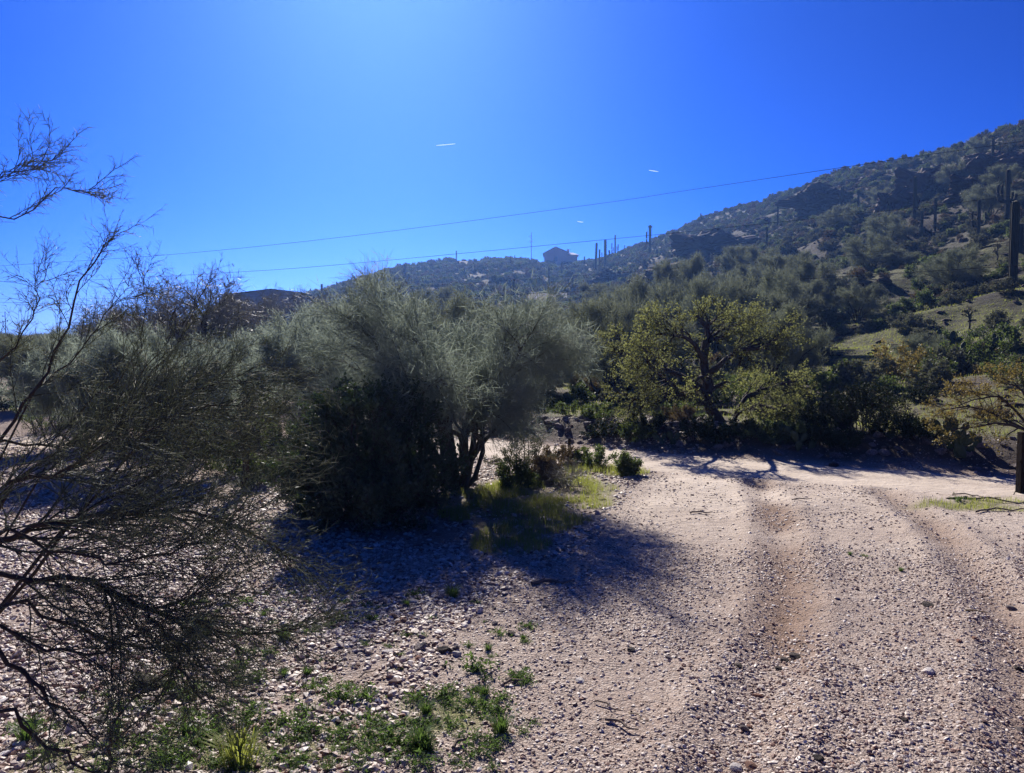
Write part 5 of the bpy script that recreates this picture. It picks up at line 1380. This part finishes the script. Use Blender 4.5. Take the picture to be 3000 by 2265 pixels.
def weed_mesh(i, n=46, grassy=False):
    g = np.random.default_rng(800 + i); mb = MB()
    if grassy:
        m = n * 3; a = g.uniform(0, 6.28, m); r = g.uniform(0, .35, m)
        b = np.stack([np.cos(a) * r, np.sin(a) * r, 0 * a - .02], -1); o = np.stack([np.cos(a), np.sin(a), 0 * a], -1); s = np.stack([-np.sin(a), np.cos(a), 0 * a], -1) * .022
        h = g.uniform(.5, 1.0, m)[:, None]
        mid = b + o * .18 * h + np.array([0, 0, .6]) * h; tip = b + o * .55 * h + np.array([0, 0, .85]) * h
        V_ = np.stack([b - s, b + s, mid + s * .7, mid - s * .7, tip], 1).reshape(-1, 3); k = np.arange(m)[:, None] * 5
        mb.add(V_, k + np.array([[0, 1, 2, 3]])); mb.f.append(k + np.array([[3, 2, 4]])); mb.m.append(np.zeros(m, np.int32))
    else:
        P = []
        for j in range(n // 3):
            a = g.uniform(0, 6.28); L = g.uniform(.5, 1.1)
            P.append(resample([(0, 0, 0), (math.cos(a) * L * .4, math.sin(a) * L * .4, .22 * g.uniform(.5, 1.6)), (math.cos(a) * L, math.sin(a) * L, .12 * g.uniform(0, 2.5))], 6, .02, g))
        P = np.array(P); mb.add(*tubes(P, np.full(P.shape[:2], .008), 3)); mb.add(*leaves(P, 12, .17, g, t0=.1, elong=2.6, spread=.25))
    return mb.mesh('weed', M['grass' if i == 1 else 'weed'])
WM = [weed_mesh(i, grassy=(i % 2 == 1)) for i in range(6)]
def weed(px, py, size, k, lab=None, grp=None, name='weed'):
    v = ray(px, py); q = CH / -v[2]; x_, y_ = v[0] * q, v[1] * q
    o = link(name, WM[k], (x_, y_, hz(x_, y_)), (0, 0, px * .37), (size, size, size * .9)); tag(o, lab, 'weed', grp)
weed(700, 2235, .26, 1, 'bright yellow green grass clump at the bottom left of centre', name='grass_clump')
weed(1550, 1838, .12, 0, 'leafy green weed right of the middle weed row'); weed(1465, 1862, .11, 2, 'dark green weed left of the leafy one in the middle row')
weed(1430, 1905, .07, 3, 'upright grassy weed below the middle weed row'); weed(1190, 1775, .08, 3, 'small weed under the big shadow edge')
weed(610, 1640, .10, 4, 'green weed behind the white flat stone near the shrub'); weed(1120, 2165, .22, 4, 'wide flat leafy weed near the bottom centre left')
weed(1250, 2190, .11, 5, 'grassy weed right of the wide flat leafy one'); weed(1010, 2050, .20, 2, 'leafy weed patch left of the bottom centre')
weed(1290, 2040, .17, 4, 'pale leafy weed by the blue grey stone'); weed(1250, 2080, .10, 3, 'dark grassy weed under the pale leafy one')
weed(1390, 1960, .20, 2, 'broad dark weed below the brick shaped stone'); weed(1420, 2030, .09, 5, 'grassy dark weed right of the blue grey stone')
weed(2490, 1625, .06, 5, 'tiny green sprig on the drive, left of two'); weed(2535, 1630, .07, 2, 'tiny green sprig on the drive, right of two')
weed(2640, 1670, .06, 3, 'lone tiny grass sprig on the right of the drive'); weed(560, 2150, .24, 0, 'dark leafy weed left of the bright grass clump')
weed(880, 2150, .16, 4, 'dark small leafed weed right of the bright grass clump'); weed(2810, 1468, .20, 4, 'green weed on the near road edge left of the post')
rg = random.Random(31)
for i in range(290):
    if i < 170 or i > 229: px, py = rg.uniform(480, 1560), rg.uniform(1740, 2265)
    elif i < 200: px, py = rg.uniform(60, 700), rg.uniform(2000, 2265)
    else: px, py = rg.uniform(1000, 1500), rg.uniform(1730, 1960)
    v = ray(px, py); q = CH / -v[2]
    if fbm(np.array([v[0] * q * .9]), np.array([v[1] * q * .9]), 171, 2)[0] < (-.02 if i < 230 else -.5): continue
    if i > 229: px += 0
    weed(px, py, rg.uniform(.05, .15) * (.55 if i > 229 else 1), rg.choice((0, 2, 4, 0, 2, 4, 0, 2, 4, 3)), 'small green weed among many sprouting in the gravel at lower left', 'weeds in the gravel at lower left')
def stick(px, py, L, rz, th_, lab, mat='wood', bend=.1):
    v = ray(px, py); q = CH / -v[2]; x_, y_ = v[0] * q, v[1] * q
    P = resample([(-L / 2, 0, .01), (-L * .1, bend * L, .02), (L * .2, -bend * L * .4, .015), (L / 2, bend * L * .3, .02)], 10, .01 * L)
    mb = MB(); mb.add(*tubes(P[None], (th_ * np.linspace(1, .45, 10))[None], 6))
    o = mb.obj('stick', M[mat], smooth=True); o.location = (x_, y_, hz(x_, y_) + .005); o.rotation_euler = (0, 0, rz); tag(o, lab, 'stick')
stick(2860, 1802, .16, -.5, .008, 'pale straight stick on the right of the drive', 'drygrass', .02)
stick(2055, 1503, .30, 0, .012, 'dark short stick lying across the upper drive')
stick(1820, 2130, .22, -.7, .009, 'dark twisted twig in the middle bottom of the drive'); stick(1780, 2075, .20, -.8, .006, 'thin dry twig above the twisted one')
stick(1510, 2000, .16, .4, .010, 'dark stick by the weed patches left of the drive'); stick(1350, 2180, .14, 1.0, .012, 'curled dark bark piece near the bottom centre')
stick(1080, 1980, .16, .9, .006, 'small dry twig left of the weed patches'); stick(1620, 1710, .40, .1, .02, 'dark flat branch piece inside the branch shadow')
stick(1870, 2110, .16, -.9, .004, 'thin pale curved twig on the lower drive', 'drygrass'); stick(2350, 1470, .3, .1, .010, 'dark stick near the road edge of the drive')
stick(1640, 1425, .7, -.35, .012, 'bare fallen branch on the grass under the brown brush')
# branches lying by the right post
for a in ((2900, 1470, 1.1, -.25, .016, 'long dark fallen branch at the foot of the right post'), (2950, 1500, .9, .15, .014, 'second fallen branch in front of the right post'), (2860, 1458, .6, -.6, .010, 'thin fallen branch left of the right post')):
    stick(*a)

g3 = np.random.default_rng(64)
n_l = 900; x, y = pts_polar(n_l, -200, 3200, 3.4, 13, 1.3, g3); a = g3.uniform(0, 6.28, n_l); L_ = g3.uniform(.03, .13, n_l)
P = np.stack([np.stack([x + np.cos(a) * L_ * t_ * .5 + np.sin(a) * L_ * b_, y + np.sin(a) * L_ * t_ * .5 - np.cos(a) * L_ * b_, H(x, y) + .014], -1) for t_, b_ in ((-1, 0), (-.2, .08), (1, 0))], 1)
mb = MB(); mb.add(*tubes(P, np.stack([.0022 + 0 * x, .002 + 0 * x, .001 + 0 * x], 1), 3))
tag(mb.obj('twig_litter', M['wood']), 'thin dry twig litter scattered over the gravel', 'litter', kind='stuff')
# dead brush heap
g2 = np.random.default_rng(41)
p = G(1660, 1430); P1, R1 = limb_set(10, .35, 1.1, g2, base_r=.008)
P2, R2 = spawn(P1, R1, 10, .1, 1, .3, ang=.9, K=4, rs=.6, jit=.2, g=g2, rmin=.003)
P3, R3 = spawn(P2, R2, 6, .1, 1, .14, ang=.8, K=3, rs=.6, jit=.2, g=g2, rmin=.002)
mb = MB(); mb.add(*tubes(P1, R1, 4)); mb.add(*tubes(P2, R2, 3)); mb.add(*tubes(P3, R3, 3)); o = mb.obj('dead_brush', M['twig_pale'], loc=p); tag(o, 'heap of dead greyish twigs at the edge of the grass by the drive', 'brush')

# ------------------------------------------------------------------ posts
def post(px, py0, py1, w, label, cable=False):
    p = G(px, py1); h = h_to(px, py0, p)
    r = empty('fence_post', p); tag(r, label, 'post')
    mb = MB(); box(mb, -w / 2, w / 2, -w / 2, w / 2, -.1, h); 
    o = mb.obj('post_timber', M['post'], r)
    b = o.modifiers.new('bevel', 'BEVEL'); b.width = .008; b.segments = 2
    if cable:
        P = resample([(-w / 2 - .005, -.03, h * .55), (-w / 2 - .03, -.05, h * .3), (-w / 2 - .08, -.1, .12), (-w / 2 - .16, -.15, .02)], 12)
        mb = MB(); mb.add(*tubes(P[None], np.full((1, 12), .006), 6)); mb.obj('cable', M['wire'], r)
post(2994, 1266, 1450, .13, 'dark square timber post standing at the right edge of the drive', True)
post(1668, 1283, 1345, .06, 'short dark wooden post in the shrubs where the drive meets the road')

# ------------------------------------------------------------------ the air
mb = MB(); box(mb, -2600, 2600, -2600, 2600, -8, 72)
hz_o = mb.obj('haze', [], None)
hm = bpy.data.materials.new('haze_air'); hm.use_nodes = True; hm.node_tree.nodes.clear()
ho = hm.node_tree.nodes.new('ShaderNodeOutputMaterial'); pvn = hm.node_tree.nodes.new('ShaderNodeVolumePrincipled')
pvn.inputs['Color'].default_value = (0.19, 0.40, 1.0, 1); pvn.inputs['Density'].default_value = 0.0004; pvn.inputs['Anisotropy'].default_value = 0.6
hm.node_tree.links.new(pvn.outputs[0], ho.inputs['Volume'])
hz_o.data.materials.append(hm)
tag(hz_o, 'thin bluish daylight haze over the valley', 'haze', kind='stuff')

# ------------------------------------------------------------------ a label of its own for each repeat, from what stands near it
LMK = [('the tan house', 1635, 750), ('the utility pole', 1556, 730), ('the candelabra saguaro', 1802, 715), ('the fork tipped saguaro', 1904, 700), ('the broad dark rock face', 1985, 790),
       ('the rounded ridge outcrop', 2110, 700), ('the mesquite crown', 2050, 960), ('the mesquite trunk', 2120, 1250), ('the dark trunked round palo verde', 2510, 930), ('the biggest saguaro', 2966, 720),
       ('the two armed saguaro', 2865, 650), ('the summit crag', 2950, 440), ('the very tall armless saguaro', 2678, 590), ('the black bush', 2540, 1230), ('the centre tree', 1340, 960),
       ('the metal barn', 772, 880), ('the tall bare tree', 588, 880), ('the left clearing', 120, 1330), ('the white cholla cluster', 2755, 567), ('the spreading cholla', 2588, 650),
       ('the tangled prickly pears', 2860, 1070), ('the thin tapering saguaro', 2245, 705), ('the left ridge brow', 1190, 795), ('the dark slab', 425, 1995), ('the bright grass clump', 700, 2220),
       ('the brick shaped stone', 1300, 1914), ('the red stone cluster', 1160, 1822), ('the blue grey stone', 1375, 2050), ('the pointed pale stone', 655, 1773), ('the rut bottom stone', 2158, 2232),
       ('the prickly pear by the road', 2805, 1300), ('the right post', 2990, 1360), ('the gold mesquite bush', 2630, 1080), ('the paired thick saguaros', 2490, 590), ('the low left ridge pair', 1031, 820),
       ('the road bend', 1760, 1350), ('the right palo verde', 2812, 850), ('the flat whitish slab', 815, 1870)]
bpy.context.view_layer.update()
def to_px(v):
    x, y, z = v.x, v.y, v.z - CH
    f = y * CP - z * SP; u = y * SP + z * CP
    return (1500 + F * x / f, 1132.5 - F * u / f, f) if f > .1 else (9999, 9999, 1)
bag = {}
for o in COL.objects:
    if o.parent is None and 'group' in o and 'label' in o and o.get('kind') is None:
        bag.setdefault(o['label'].split(', one of many')[0].split(' in the stony road bank')[0] if 'one of many' in o['label'] or 'stony road bank' in o['label'] else o['label'], []).append(o)
ORD = ['leftmost', 'second from left', 'third from left', 'fourth from left', 'fifth from left', 'sixth from left', 'seventh from left', 'eighth from left', 'ninth from left', 'tenth from left', 'eleventh from left', 'twelfth from left', 'thirteenth from left', 'fourteenth from left', 'fifteenth from left', 'sixteenth from left', 'seventeenth from left', 'eighteenth from left', 'nineteenth from left', 'twentieth from left']
SHORT = {'palo verde among many massed on the lower slope behind the centre tree': 'massed palo verde', 'palo verde among many massed on the lower slope behind the mesquite': 'mid slope palo verde',
         'palo verde among many scattered on the right hand slope': 'right slope palo verde', 'grey scrub tree among many on the flat land at left': 'grey scrub tree',
         'small green weed among many sprouting in the gravel at lower left': 'green weed in the gravel', 'small angular gravel stone at the bottom edge of the picture': 'gravel stone'}
USED = set()
for lab, os_ in bag.items():
    if len(os_) < 2 and not any(k0 in lab for k0 in ('one of many', 'among many')): continue
    base = SHORT.get(lab) or lab.split(', one of many')[0].split(' in the stony road bank')[0]
    sub = {}
    big = sorted(max(o.scale) for o in os_)
    for o in os_:
        px, py, f = to_px(o.location)
        sz = max(o.scale)
        word = 'large' if sz > big[int(len(big) * .72)] else 'small' if sz < big[int(len(big) * .28)] else 'mid sized'
        if base.startswith(('small', 'loose')): word = ''
        nm, lx, ly = min(LMK, key=lambda q: math.hypot(q[1] - px, (q[2] - py) * 1.3))
        dx, dy = px - lx, py - ly
        where = ('left of' if dx < 0 else 'right of') if abs(dx) > abs(dy) * 1.6 else ('above' if dy < 0 else 'below') if abs(dy) > abs(dx) * 1.6 else (('above' if dy < 0 else 'below') + (' left of' if dx < 0 else ' right of'))
        txt = (word + ' ' + base).strip().replace('small small', 'small').replace('large small', 'larger') + ' ' + where + ' ' + nm
        sub.setdefault(txt, []).append((px, o))
    for txt, L_ in sub.items():
        if len(txt.split()) > 12: txt = txt.replace('the dark trunked round palo verde', 'the round palo verde').replace('the very tall armless saguaro', 'the tallest armless saguaro').replace('mid sized ', 'medium ')
        L_.sort(key=lambda q: q[0])
        for k_, (px, o) in enumerate(L_):
            if len(L_) == 1: o['label'] = txt
            elif len(L_) == 2: o['label'] = txt + ', ' + ('left' if k_ == 0 else 'right') + ' of two'
            elif k_ == len(L_) - 1: o['label'] = txt + ', rightmost'
            elif k_ < 20: o['label'] = txt + ', ' + ORD[k_]
            else: o['label'] = txt + ', near the right end'
